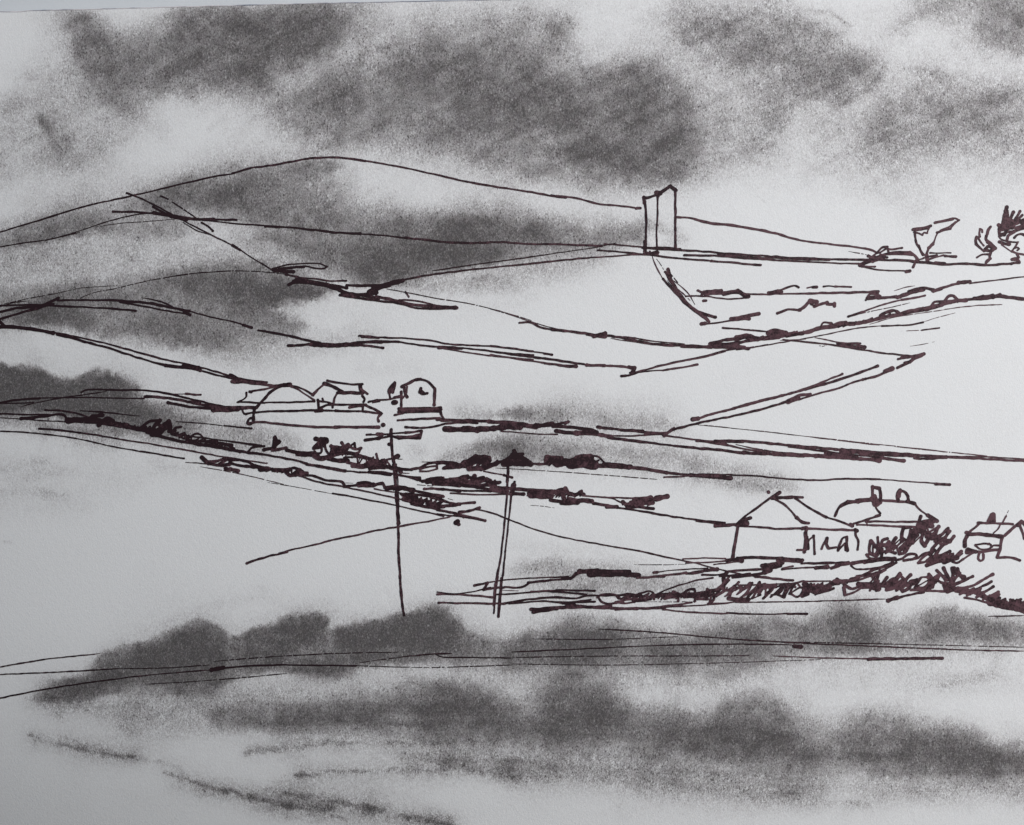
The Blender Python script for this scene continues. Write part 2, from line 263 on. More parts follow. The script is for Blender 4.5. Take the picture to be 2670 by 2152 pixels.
part(t, 'trunk', ['45 L 1110 1240 1200 1270 1400 1310', '55 L 1200 1270 1230 1350 1170 1400 1090 1390', '60 L 1100 1390 1180 1380 1250 1450', '40 L 1200 1450 1080 1490'], ['L 1130 1230 1240 1260 1270 1460 1100 1470 1080 1370 1190 1340'])

# ================================================================== HEDGES ON THE RIGHT SLOPE
hg = 'hedges on the right-hand slope'
mono('hedge', 'uppermost short hedge with blocky ends right of the hatched track', 'hedge', [
  '17 C 1550 1025 1590 1045 1580 1065', '30 C 1595 1042 1725 1030', '24 C 1600 1055 1730 1048', '24 C 1730 1045 1850 1030', '26 C 1850 1030 1890 1050 1930 1070', '16 C 1740 1060 1860 1048 1910 1080',
  '15 C 1460 1072 1600 1070 1700 1085 1800 1092 1930 1080', '18 C 1900 1055 2060 1058 2154 1052 D 500 1050 700 1045 900 1042 1065 1034', '20 D 235 1045 330 1022 440 992 465 1002', '24 D 240 1048 340 1038', '24 C 2080 1042 2150 1030', '22 C 1590 1104 1612 1102'], group=hg)
mono('hedge', 'two small ink dashes above the uppermost hedge', 'hedge', ['12 D 530 1008 565 1000', '22 D 570 1002 600 1000', '14 D 655 998 690 995 750 998', '16 D 740 998 860 1002'], group=hg)
mono('hedge', 'small humped squiggle of hedge standing alone in the pale field', 'hedge', ['20 D 308 1198 360 1180 400 1168 480 1175', '26 D 470 1175 520 1140 550 1110 590 1108', '34 D 555 1110 600 1115', '24 D 585 1145 640 1130 680 1120', '26 D 680 1130 735 1128', '22 D 735 1125 735 1145', '20 D 560 1130 590 1145'], group=hg)
mono('hedge', 'short double dash of hedge below the hatched track', 'hedge', ['24 C 1577 1277 1605 1275', '12 C 1600 1278 1700 1268 1800 1250', '22 C 1800 1240 1900 1222 2008 1203', '26 C 1805 1243 1935 1238'], group=hg)
mono('hedge', 'hedge rising to the right edge with lumpy dark top', 'hedge', [
  '16 D 970 1098 1000 1055 1070 1065 1090 1085 1200 1070', '30 D 985 1085 1070 1075', '20 D 1010 1050 1060 1050', '34 D 1210 1080 1290 1050 1400 1018', '26 D 1290 1035 1400 1010 1480 1025', '24 D 1470 1030 1560 1000 1660 975', '32 D 1665 968 1750 962', '11 D 1750 972 1900 955 2060 935 2154 925 2300 905', '20 D 1060 1082 1230 1075', '18 D 1475 1038 1540 1020'], group=hg)
mono('hedge', 'thin slanting double line between the two rising hedges', 'hedge', ['18 D 838 1222 950 1190', '13 D 940 1192 1050 1150 1150 1120 1250 1095', '18 D 1240 1097 1415 1067', '8 D 850 1222 1000 1185 1150 1155 1300 1120'], group=hg)
mono('hedge', 'longest dark ragged hedge climbing from the centre to the right edge', 'hedge', scribble('D 0 1385 200 1375 400 1350 620 1315 900 1270 1150 1210', 7, 9, 3.8, 1.2, 23) + scribble('D 1150 1210 1450 1150 1700 1100 1980 1070', 7, 9, 3.6, 1.2, 24) + [
  '30 C 1930 1400 2030 1390 2154 1375 D 400 1350 500 1345 620 1312 760 1288 900 1272 1000 1255 1120 1225 1250 1197 1400 1165 1500 1142 1600 1112 1720 1098', '26 D 1700 1100 1850 1088 1980 1070 2060 1080 2154 1090 2280 1085',
  '40 C 2080 1345 2154 1345 D 370 1345', '28 D 240 1350 260 1328 300 1322 350 1335', '20 D 630 1300 650 1270 710 1273 695 1300', '28 D 740 1290 780 1270 820 1265', '30 D 1080 1215 1130 1190 1185 1180 1220 1200', '30 D 0 1378 80 1362 120 1378',
  '20 D 1460 1140 1480 1115 1560 1112', '22 D 1555 1120 1590 1072 1625 1068 1655 1095 1600 1115', '34 D 1920 1080 1975 1058', '24 D 1780 1085 1850 1070', '28 D 1850 1078 1920 1065', '30 D 1260 1195 1400 1175', '34 D 1420 1165 1540 1135', '34 D 200 1385 320 1375',
  '10 D 0 1475 200 1440 350 1415 500 1390 700 1350 900 1310 1100 1290', '14 D 1090 1292 1300 1284 1400 1265', '6 D 1400 1262 1520 1225 1640 1195', '8 D 1000 1280 1200 1225 1400 1195 1600 1165', '10 D 1560 1168 1800 1140 1990 1132', '9 D 0 1310 110 1325 230 1335', '8 D 60 1318 180 1325',
  '24 C 1645 1425 1750 1400 1850 1385 1930 1370', '34 C 1840 1395 1930 1370 2000 1390', '22 C 1690 1430 1800 1425 1930 1405', '26 C 1650 1440 1750 1450 1850 1430', '30 D 380 1365 500 1350', '12 C 1735 1307 1900 1320 2070 1335', '10 D 330 1400 520 1392'], group=hg)
mono('hedge', 'straggling ink hedge descending to the centre below the notch', 'hedge', [
  '15 C 215 1268 300 1268 370 1300 480 1322', '22 C 460 1320 560 1330', '17 C 540 1328 650 1340 780 1360', '34 C 775 1368 815 1358 855 1348', '24 C 720 1355 780 1368 860 1375', '19 C 850 1368 900 1368 1000 1385 1150 1420 1300 1430 1450 1440',
  '10 C 900 1370 1050 1380 1200 1405 1450 1425', '9 C 900 1385 1050 1410 1300 1440 1450 1445', '26 C 1430 1443 1550 1445 1650 1450', '22 C 1640 1448 1780 1455 1930 1462', '28 C 1820 1445 1900 1455', '8 C 0 1165 90 1190 170 1215 320 1270'], group=hg)

# ================================================================== FARM BUILDINGS LEFT OF CENTRE
t = thing('barn', 'long low barn with curved gable at the left of the farm group', 'barn', 'F 780 555')
part(t, 'wall', ['16 F 150 430 250 412 450 403 700 396 800 394 1000 398 1200 400', '22 F 230 378 222 430 222 490', '20 F 215 465 185 470 165 515 185 525 222 505', '18 F 175 518 250 505 400 515 600 538 800 550 1000 553', '22 F 980 553 1390 553', '16 F 115 368 118 400 135 428 170 422', '20 F 1415 428 1385 470 1390 500'],
     ['F 222 408 1240 398 1415 428 1390 553 800 550 222 505'])
part(t, 'roof', ['22 F 245 370 300 310 380 225 450 180 545 150', '30 F 500 160 560 155', '20 F 545 160 620 172 700 205 780 255', '15 F 570 172 640 202 700 245 790 302', '18 F 850 372 900 350 960 345', '20 F 940 345 1270 345', '18 F 1260 345 1330 375 1415 425', '20 F 820 300 830 380', '18 F 820 305 900 318 980 340', '16 F 865 285 875 312', '18 F 1120 370 1250 352', '18 F 1245 350 1240 400', '18 F 990 400 1100 408 1240 402 1350 418', '16 F 1240 405 1350 418 1420 428', '26 F 800 400 860 395'],
     ['F 245 375 380 225 545 150 620 170 780 255 830 305 980 335 1270 340 1415 425 1240 400 700 395 235 408'])
t = thing('shed', 'small lean-to shed tucked behind the left end of the curved barn', 'shed', 'F 160 325')
part(t, 'roof', ['18 F 180 222 280 205 400 178', '24 F 185 218 200 222', '26 F 420 175 480 160'], ['F 175 215 400 178 330 270 270 322 80 315 155 270'])
part(t, 'wall', ['17 F 155 230 155 265 130 290 70 320', '17 F 70 318 130 318 250 325 400 322 600 318 790 312', '26 F 0 375 120 370 235 372', '15 F 0 395 60 390 150 375'], ['F 70 318 270 322 235 372 120 368'])
t = thing('house', 'small farmhouse with parallelogram roof in the middle of the farm group', 'house', 'F 1100 345')
part(t, 'wall', ['18 F 1000 235 978 290 965 345', '20 F 960 340 962 368', '20 F 1240 260 1262 290 1250 318'], ['F 780 255 890 150 1005 232 1240 232 1265 300 1245 340 980 335 830 305'])
part(t, 'roof', ['22 F 775 250 820 200 890 145', '24 F 880 145 940 165 1050 220', '19 F 910 115 1000 135 1100 150 1240 152', '28 F 1215 160 1225 205 1250 225', '22 F 1230 200 1285 243', '24 F 1005 232 1120 230 1240 232'], ['F 905 115 1240 150 1285 240 1040 232 890 145'])
t = thing('chapel', 'small round-topped building on a dark plinth right of the farm', 'building', 'F 1760 400')
w = part(t, 'wall', ['26 F 1610 175 1680 138 1730 112 1780 103', '20 F 1780 103 1840 120 1890 165 1915 190', '24 F 1915 190 1918 260 1912 345', '28 F 1630 180 1640 230 1660 270', '22 F 1602 225 1605 300 1605 380', '17 F 1660 175 1650 240 1620 280'],
     ['F 1605 375 1605 220 1620 170 1780 95 1850 120 1925 190 1915 375'])
sub(w, 'window', ['22 F 1785 190 1775 225 1800 240 1845 235', '26 F 1785 205 1810 232'], ['F 1770 180 1800 190 1850 235 1780 245'])
part(t, 'plinth', ['22 F 1580 378 1700 375 1850 372 1975 372', '26 F 1590 395 1700 398 1850 392 1975 388', '22 F 1580 412 1700 412 1850 405 1965 402', '18 F 1540 440 1620 425'], ['F 1580 370 1980 368 1965 415 1590 425'])
mono('wall', 'low boundary wall strokes below the round-topped building', 'wall', ['19 F 1970 380 1980 440 2000 480', '19 F 1570 488 1700 480 1850 472 1960 468', '19 F 1960 470 1975 490 2060 492 2154 490'])
mono('wall', 'short wall joining the farmhouse to the round-topped building', 'wall', ['20 F 1300 315 1380 300', '16 F 1370 302 1500 292 1570 270', '34 F 1530 322 1550 320', '22 F 1540 278 1600 265', '16 F 1340 318 1400 308', '28 F 1430 530 1436 531'])
t = thing('tree', 'narrow dark cypress standing beside the round-topped building', 'tree', 'F 1495 290')
part(t, 'crown', ['30 F 1535 150 1515 190 1500 225', '14 F 1540 130 1500 170 1480 210 1485 235', '15 F 1545 135 1545 170 1525 230'], ['F 1540 125 1560 170 1520 260 1480 240 1480 200'])
part(t, 'trunk', ['18 F 1492 230 1500 285'], ['F 1485 235 1505 235 1508 290 1488 290'])

# ================================================================== MIDDLE ROAD AND HEDGES
mono('road', 'dark ribbon of road strokes from the round-topped building to the right edge', 'road', [
  '20 F 1640 552 1800 558 1900 548 2000 525 2154 510 G 300 240', '26 G 0 212 50 215 200 220 400 228', '30 G 390 230 600 240 740 262', '44 G 60 285 200 288 300 290', '46 G 200 285 350 285 500 270 620 265', '34 G 480 262 620 258 740 268', '34 G 740 262 800 255 860 245', '20 G 740 270 860 250 980 232', '22 G 960 240 985 230',
  '26 G 870 262 1000 270 1150 290 1200 305', '30 G 890 300 1050 320', '36 G 1040 312 1200 322 1300 345', '26 G 1100 300 1200 310', '20 G 1280 350 1500 375 1800 412 2000 432 2154 445 H 300 205', '11 G 480 300 700 318 900 325', '26 G 1200 268 1220 272', '20 G 1200 268 1400 293 1560 308', '14 G 1540 305 1720 312', '20 G 1380 290 1540 300', '12 G 1270 335 1450 335 1690 322', '24 G 1560 325 1690 315',
  '13 G 1690 330 1900 360 2154 390 H 200 155 400 195', '14 H -10 126 200 155', '24 H 112 130 300 128', '20 H 290 128 500 145 700 165 950 185', '24 H 950 185 1200 205 1500 225 1640 235', '34 H 950 193 1200 213', '26 H 1180 215 1450 225', '16 H 1430 240 1540 245 1640 235', '17 H 1640 235 1900 245 2154 260 2300 268', '10 H 1640 228 1900 232 2154 246', '5 H 0 20 300 50 700 95', '7 H 700 95 1200 155',
  '24 H 300 205 500 215 700 222', '26 H 500 212 800 225', '28 H 780 225 1000 240 1200 255', '12 H 600 165 900 205 1100 225', '22 H 1180 235 1360 258', '12 H 700 175 1000 215 1200 235', '22 H 850 210 1050 235', '8 H 150 140 350 185 500 205', '8 H 250 150 450 190 700 212', '6 H 320 165 500 195', '12 F 2000 560 2154 560'],
  group=None)
mono('bush', 'solid black ink bush with a flick on top, by the middle poles', 'bush', ['60 G 510 535 560 505 600 490 650 530', '26 G 540 500 580 460 595 470 640 470', '30 G 575 445 595 475', '34 G 580 490 640 500 690 540', '44 G 500 545 620 540 700 548'],
  ['G 480 560 540 500 580 440 640 470 640 490 720 550 690 565'])
mono('hedge', 'blackest lumpy ink hedge right of the middle poles', 'hedge', scribble('G 820 525 1000 530 1200 545', 13, 7, 5, .5, 21) + [
  '60 G 835 520 930 535', '60 G 900 535 1050 530', '66 G 1000 545 1100 535 1180 555', '46 G 1040 510 1100 500 1150 500', '15 G 1080 485 1200 488 1225 510 1255 538', '30 G 820 495 930 500', '24 G 1040 498 1080 485 1150 482', '38 G 1170 555 1300 562 1440 572', '26 G 1250 545 1350 555 1450 565', '26 G 1440 572 1600 590 1720 612', '22 G 1700 610 1800 622 1950 630 2154 632',
  '18 G 700 545 830 545', '28 G 1900 632 2050 640 2154 648 H 100 362 215 375', '13 G 1700 645 1850 638 1950 632', '14 H 0 348 200 350 400 360 600 378 800 385 950 378 1200 380', '11 H 1200 380 1450 398 1660 415', '20 H 1570 412 1662 416', '6 G 440 575 700 590 1000 610 1200 625 1400 640 1650 660', '22 H 0 352 150 358'])
mono('hedge', 'humped ink hedge with loops left of the middle poles', 'hedge', scribble('G 160 560 300 540 480 540', 11, 9, 4, .7, 22) + [
  '20 F 1700 948 1780 930 1850 895 1950 882 2080 880 2154 905', '15 F 1780 965 1860 965 1940 940 1940 912 1860 922 1780 950', '22 F 2000 935 2080 900 2154 930', '8 F 1795 878 1930 880', '26 G 60 575 150 565', '36 G 150 562 250 545 300 500', '50 G 210 545 300 515 380 515', '24 G 260 510 295 485 320 500 345 485 390 500', '38 G 240 580 350 575 440 545', '30 G 350 565 440 545 480 530 530 535', '24 G 330 590 250 575', '12 G 350 600 450 620 520 632', '18 G 500 630 560 645', '30 G 0 535 80 540 150 555', '15 G 150 560 240 510 290 480'])
mono('hedge', 'long upper hedge falling from the left edge to the crossarm pole', 'hedge', scribble('E 500 440 750 455 1000 495 1250 520', 10, 9, 4, .7, 12) + scribble('E 1270 530 1450 590 1700 640', 9, 8, 4, .7, 13) + [
  '13 E 0 400 150 405 400 408', '18 E 160 438 300 422 480 410 500 445', '24 E 500 445 620 440 700 425 760 405', '30 E 690 422 770 412', '13 E 340 372 480 378 620 410 700 440', '9 E 600 378 800 390 1050 418', '8 E -40 426 0 428 160 440 500 460 750 475', '8 E 1320 458 1500 470 1700 492', '12 E 1680 490 1885 510',
  '34 E 510 450 620 445 750 455', '40 E 740 460 850 475 950 490', '34 E 940 490 1050 515 1150 530', '30 E 740 485 800 435 850 455', '20 E 1050 515 1110 460 1160 450 1200 448', '26 E 1200 450 1150 500 1130 545 1200 520 1230 475 1265 455', '26 E 1265 460 1280 500 1265 530', '36 E 1140 550 1200 540 1240 495', '22 E 1180 480 1240 500',
  '22 E 1270 480 1285 530 1300 550', '17 E 1290 540 1310 510 1355 500', '18 E 1290 550 1340 558 1380 545', '17 E 1340 560 1380 585 1430 570 1460 552 1500 555 1530 590', '20 E 1400 600 1500 605 1620 600', '22 E 1540 610 1640 620 1735 635', '22 E 1100 540 1200 570 1350 605 1500 630', '24 E 1480 628 1650 650 1800 685', '10 E 1380 560 1600 590 1800 615 1960 635',
  '22 F 0 762 150 788 350 815 550 850 720 895', '24 F 720 900 900 932 1080 965', '18 F 0 735 40 750', '14 F 0 688 120 704 250 728', '20 F 165 790 210 745 320 730', '30 F 320 765 380 755 420 750', '30 F 400 770 470 755 525 745', '26 F 530 765 650 792 800 795', '32 F 630 805 700 812 780 812'])
mono('bush', 'tiny dark ink shrub like an arrowhead on the upper hedge', 'bush', ['26 F 405 735 412 690 420 650', '28 F 420 650 440 680 465 690 440 715', '28 F 410 740 440 700', '20 F 425 640 430 700'], ['F 395 740 410 640 430 635 470 685 430 740'])
mono('bush', 'leafy twisted ink bush leftmost of the cluster on the upper hedge', 'bush', ['36 F 800 660 850 675', '34 F 850 665 905 668 905 690', '32 F 840 690 800 735 790 750', '22 F 840 700 860 770 850 790 790 800', '28 F 790 785 780 800', '22 F 895 690 890 730 900 770 940 820', '24 F 790 745 840 740 850 715', '44 F 790 820 850 845 930 828', '24 F 870 680 880 730'],
  ['F 775 660 820 645 920 665 915 780 940 830 860 860 780 840 770 740'])
mono('bush', 'broad scribbled ink bushes left of the crossarm pole', 'bush', scribble('F 940 800 1060 800 1200 840 1400 880 1560 900', 12, 11, 4, .6, 14) + ['22 F 945 725 955 780 960 830', '40 F 965 760 1050 755', '50 F 970 790 1060 780', '24 F 945 730 1000 740 1060 745 1100 720', '26 F 1045 700 1070 740 1105 715 1080 760', '18 F 1085 780 1130 730 1165 705 1170 750', '22 F 1120 735 1170 760 1225 748 1205 790', '22 F 1080 800 1160 800 1200 790',
  '40 F 920 850 1000 865 1100 870', '30 F 960 820 1050 800 1130 800 1220 830', '18 F 1070 840 1120 835 1220 830', '30 F 1220 825 1300 848 1380 870', '26 F 1100 880 1150 895 1220 915', '34 F 1150 915 1230 920 1340 905', '15 F 1190 835 1200 890', '14 F 1240 840 1210 890', '34 F 1270 900 1370 880 1450 885', '20 F 1300 850 1400 868 1500 850 1565 830', '24 F 1368 805 1385 870',
  '24 F 1400 890 1420 860 1440 860', '28 F 1310 940 1400 930 1450 930', '28 F 1440 925 1520 940 1600 960', '22 F 1400 900 1480 920 1600 945 1700 950', '22 F 1590 970 1605 975', '30 F 1340 915 1400 900', '30 F 1530 840 1570 825', '10 F 1570 850 1612 852', '10 F 1600 980 1680 985'],
  ['F 930 870 945 720 1050 695 1110 715 1170 700 1235 750 1240 810 1380 800 1400 860 1560 820 1600 980 1300 950 1150 930'])
mono('hedge', 'long lower ink hedge running from mid left down past the crossarm pole', 'hedge', scribble('F 300 945 500 965 700 995', 7, 7, 4, .6, 15) + scribble('F 1640 1210 1800 1240 2000 1270', 9, 8, 4.5, .9, 16) + scribble('F 1480 1120 1720 1140', 6, 7, 4, .8, 17) + [
  '24 E 1510 725 1550 762', '18 E 1550 760 1620 755 1700 735 1750 738', '22 E 1560 775 1640 785 1720 780', '24 E 1640 775 1700 745', '22 E 1690 808 1785 828', '8 E 1390 762 1550 775 1700 800',
  '22 F 0 860 100 860 160 875 220 910', '30 F 0 890 100 910 230 925', '28 F 0 940 75 965', '40 F 290 945 350 945', '36 F 230 920 320 935 430 955 520 960', '36 F 420 955 560 950', '30 F 520 965 560 1005 620 1000', '26 F 545 960 590 935 650 950', '30 F 620 990 650 955 700 990', '28 F 670 985 720 985', '22 F 700 1000 780 1010 900 1048 1050 1065 1070 1100', '14 F 640 1005 850 1072 1050 1108 1250 1150 1500 1205 1700 1255 1900 1312 2154 1370 G 200 945',
  '22 F 1070 1110 1180 1095 1220 1080', '36 F 1210 1090 1340 1095', '24 F 1200 1080 1270 1068 1350 1085 1425 1080', '20 F 1340 1105 1430 1080 1450 1118', '40 F 1470 1125 1600 1118 1710 1145', '24 F 1450 1120 1550 1105', '14 F 1350 1130 1450 1150 1550 1165 1750 1190', '24 F 1700 1145 1850 1172 1990 1200', '26 F 1640 1180 1800 1190 1980 1200',
  '30 F 1620 1225 1720 1260', '40 F 1700 1240 1800 1250', '26 F 1700 1270 1850 1300 2000 1300', '24 F 1620 1190 1800 1240 1880 1255', '26 F 1850 1280 2000 1290 2154 1275', '18 F 1880 1215 2000 1245 2154 1280', '22 F 1600 1180 1750 1215', '17 F 1800 1290 2000 1335 2154 1365', '8 F 1080 1075 1150 1078',
  '22 G 0 778 50 790', '16 G 0 800 60 825 120 845', '22 G 110 850 200 840 280 835', '24 G 0 862 100 858 160 845', '8 G 80 805 120 815', '14 G 0 885 100 912'])
mono('hedge', 'feathery ink hedge crossing behind the two middle poles', 'hedge', scribble('F 1850 1050 2000 1045 2154 1050 G 200 670 450 685', 9, 9, 4, .7, 18) + scribble('G 680 770 870 780 1080 775', 9, 8, 4.5, .7, 19) + scribble('G 1380 840 1600 850', 9, 9, 4.5, 1.2, 20) + [
  '20 F 1215 975 1400 975 1600 1005 1760 1045', '20 F 1620 1010 1775 1028', '14 F 1080 962 1220 975', '24 F 1300 975 1500 995', '18 F 1775 1025 1780 1050', '44 F 1850 1060 1950 1058', '54 F 1950 1062 2154 1060', '30 F 1800 1060 1880 1040 1980 1030', '20 F 1900 1085 2154 1105', '46 G 0 678 100 675 200 675', '30 G 90 665 150 655 220 645', '34 G 200 690 300 680 350 665', '26 G 220 680 225 640', '26 G 262 675 280 638', '28 G 320 680 345 645',
  '24 G 250 650 300 655 340 645', '28 G 350 665 400 680 460 685', '26 G 240 710 350 705 430 705', '24 G 300 720 400 700 470 680', '28 G 370 660 400 670', '22 G 150 700 300 718 430 745', '24 G 440 720 600 735 760 745 860 750', '28 G 400 740 520 750', '22 F 1820 1130 1900 1128 2000 1132', '20 F 1990 1135 2154 1155', '7 F 1750 1090 1900 1105',
  '15 G 0 735 200 745 400 750', '12 G 100 765 300 775 550 770', '20 G 560 765 650 772', '46 G 700 765 800 775', '34 G 780 755 880 755', '36 G 700 785 850 790', '26 G 860 775 900 745 965 732', '30 G 960 730 985 770', '30 G 985 765 1040 775 1080 750', '26 G 1070 755 1100 775', '36 G 945 770 955 830', '24 G 850 815 930 828', '30 G 930 835 970 840 1050 832', '36 G 990 815 1160 822', '15 G 1090 780 1250 795 1500 800 1600 795', '24 G 1560 808 1640 805', '36 G 1640 805 1722 790',
  '26 G 1170 842 1280 858', '30 G 1270 870 1345 868', '24 G 1260 855 1350 868', '34 G 1480 812 1600 800', '36 G 1390 830 1430 865', '30 G 1450 835 1615 838', '26 G 1420 865 1500 868 1620 878', '22 G 1430 845 1520 850', '13 G 1250 795 1310 805 1370 830', '15 G 1350 872 1500 895 1650 920 1800 945 2000 970 2154 985 H 120 668', '5 G 700 855 790 862 880 875', '24 G 880 760 970 750', '14 H -10 656 120 670'])

# ================================================================== POLES
t = thing('utility_pole', 'tallest telegraph pole with two crossarms left of centre', 'pole', 'I 1700 205')
part(t, 'shaft', ['22 F 1510 570 1510 620 1512 700 1518 800 1535 900', '22 F 1535 850 1550 1000 1555 1150', '13 F 1528 900 1545 1100 1555 1250', '13 F 1558 900 1572 1080 1580 1250', '28 F 1560 1180 1570 1300 1575 1450', '24 F 1572 1400 1577 1500 1580 1734 I 1690 130 1700 200', '26 F 1510 575 1505 610'])
part(t, 'crossarm', ['18 F 1280 625 1320 622', '15 F 1310 625 1400 622 1500 615 1650 603', '20 F 1640 602 1700 598 1790 590', '30 F 1380 620 1420 625'], label='upper crossarm')
part(t, 'crossarm', ['26 F 1262 672 1400 658', '18 F 1390 658 1500 640 1620 640', '22 F 1580 655 1700 652 1770 655', '20 F 1795 590 1775 655', '20 F 1560 640 1700 640 1770 622', '16 F 1480 625 1560 650'], label='lower crossarm')
part(t, 'insulator', ['28 F 1486 710 1505 712'])
t = thing('pole', 'left of the two slim leaning poles near the centre', 'pole', 'G 422 1670', group=None)
part(t, 'shaft', ['22 G 532 565 530 620 526 680', '14 G 528 680 522 780 512 920 500 1050 488 1150 475 1250 450 1400 440 1470 425 1665', '22 G 450 1390 436 1480 425 1600', '16 G 462 1320 445 1410'])
t = thing('pole', 'right of the two slim leaning poles near the centre', 'pole', 'G 462 1690', group=None)
part(t, 'shaft', ['16 G 578 680 568 720 558 780', '30 G 572 705 558 770', '14 G 556 780 548 860 535 960 522 1100 500 1300 485 1420', '24 G 485 1400 472 1520 465 1600', '20 G 468 1560 462 1690', '15 G 510 1200 492 1380'])

# ================================================================== COTTAGES ON THE RIGHT
t = thing('cottage', 'gabled cottage with arched openings along its side wall', 'cottage', 'H 600 850')
w = part(t, 'wall', ['15 H 250 685 400 695 550 708 700 702', '18 H 690 705 850 710 1050 717', '19 H 265 690 250 780 240 830 232 895', '19 H 1045 715 1042 745 1060 790 1055 845', '22 H 690 705 715 700 712 760', '24 H 712 730 712 800 705 860', '16 H 658 848 712 846', '24 H 1040 715 1052 722'],
     ['H 262 690 700 702 1050 715 1060 850 700 870 235 895'])
sub(w, 'archway', ['17 H 722 830 735 780 765 755', '18 H 765 755 768 820 770 872', '15 H 720 760 730 840'], ['H 718 760 768 752 772 860 715 860'])
sub(w, 'archway', ['17 H 818 838 835 800 852 770', '18 H 855 770 852 810 862 835 912 830'], ['H 818 845 850 765 865 840'])
sub(w, 'archway', ['17 H 928 850 940 800 958 765 985 760', '19 H 985 762 982 810 988 850', '15 H 925 850 970 805 975 850'], ['H 925 855 945 765 990 758 990 855'])
part(t, 'roof', ['17 H 265 665 330 610 400 560 480 500 535 465', '26 H 490 505 540 468', '22 H 498 505 560 500 620 498', '18 H 610 498 690 500', '17 H 510 510 570 548 620 595 650 635', '22 H 650 635 690 665 730 668', '19 H 640 505 700 548 780 595 850 630', '16 H 840 625 940 660 1010 688', '20 H 115 690 250 682 330 665', '20 H 115 682 330 675', '22 H 260 675 300 650 345 635', '26 H 1010 680 1022 688', '20 H 465 465 468 468'],
     ['H 260 680 490 500 690 498 850 625 1020 685 700 700'])
t = thing('cottage', 'low cottage with two square chimneys behind the gabled cottage', 'cottage', 'H 1300 690')
part(t, 'wall', ['17 H 1110 658 1300 662 1500 660', '15 H 1050 680 1250 687 1430 697', '13 H 1110 655 1120 685', '16 H 1030 672 1120 645 1200 618', '18 M 210 465 160 480'], ['H 1030 680 1120 650 1570 655 1450 700'])
r = part(t, 'roof', ['20 H 905 622 940 560 990 525', '24 H 940 560 1000 530', '28 H 1000 530 1060 528', '30 H 1050 525 1150 512', '17 H 1150 517 1250 522 1400 532', '24 H 1380 528 1430 540', '15 H 1430 540 1460 575 1520 620', '30 H 1520 615 1580 655', '15 H 1165 540 1180 575 1205 605', '34 H 1150 510 1200 530'],
     ['H 905 620 990 520 1150 510 1430 535 1580 655 1120 650 1030 675 900 625'])
sub(r, 'chimney', ['44 M 130 220 130 100 220 120', '44 M 215 120 235 160 230 260 200 330', '55 M 150 230 155 340 200 330 170 250'], ['M 115 90 245 120 240 290 125 270'], label='left chimney, taller and closed')
sub(r, 'chimney', ['40 M 470 280 465 190 495 145', '36 M 490 145 560 170 600 230', '36 M 598 220 608 300', '40 M 470 200 500 160 485 230'], ['M 455 280 460 180 500 135 600 200 615 300'], label='right chimney, arched like a handle')
t = thing('cottage', 'small cottage with stub chimney at the right edge', 'cottage', 'M 1900 1050')
part(t, 'wall', ['44 M 1385 760 1360 820 1355 890', '40 M 1850 770 1840 850 1815 960 1790 1040', '40 M 1790 1040 1870 1040 1990 1045 2090 1080', '28 M 1500 870 1600 858 1700 870 1720 900', '24 M 1500 880 1560 925 1640 935 1700 920', '24 M 1700 910 1740 880 1830 880', '30 M 1670 860 1680 855'],
     ['M 1355 750 1850 770 2144 740 2144 1040 1800 1045 1815 930 1360 900'])
r = part(t, 'roof', ['36 M 1530 575 1650 582 1800 590 2000 595', '40 M 1430 690 1490 640 1560 585', '55 M 1380 710 1420 715', '50 M 1400 730 1550 730 1700 745 1850 765', '50 M 1890 745 1960 680 2060 600 2110 560', '60 M 2070 610 2120 570 2144 590 2260 700', '34 M 2090 610 2120 690 2150 790'],
     ['M 1380 710 1540 570 2010 585 2110 545 2400 560 2400 760 1890 760 1850 765'])
sub(r, 'chimney', ['60 M 1680 560 1710 470', '60 M 1740 560 1735 470', '50 M 1690 570 1740 570'], ['M 1655 575 1690 440 1760 450 1765 575'])
sub(r, 'aerial', ['14 M 1940 415 1900 500', '22 M 1905 490 1850 590', '24 M 1830 600 1800 660 1740 715'])
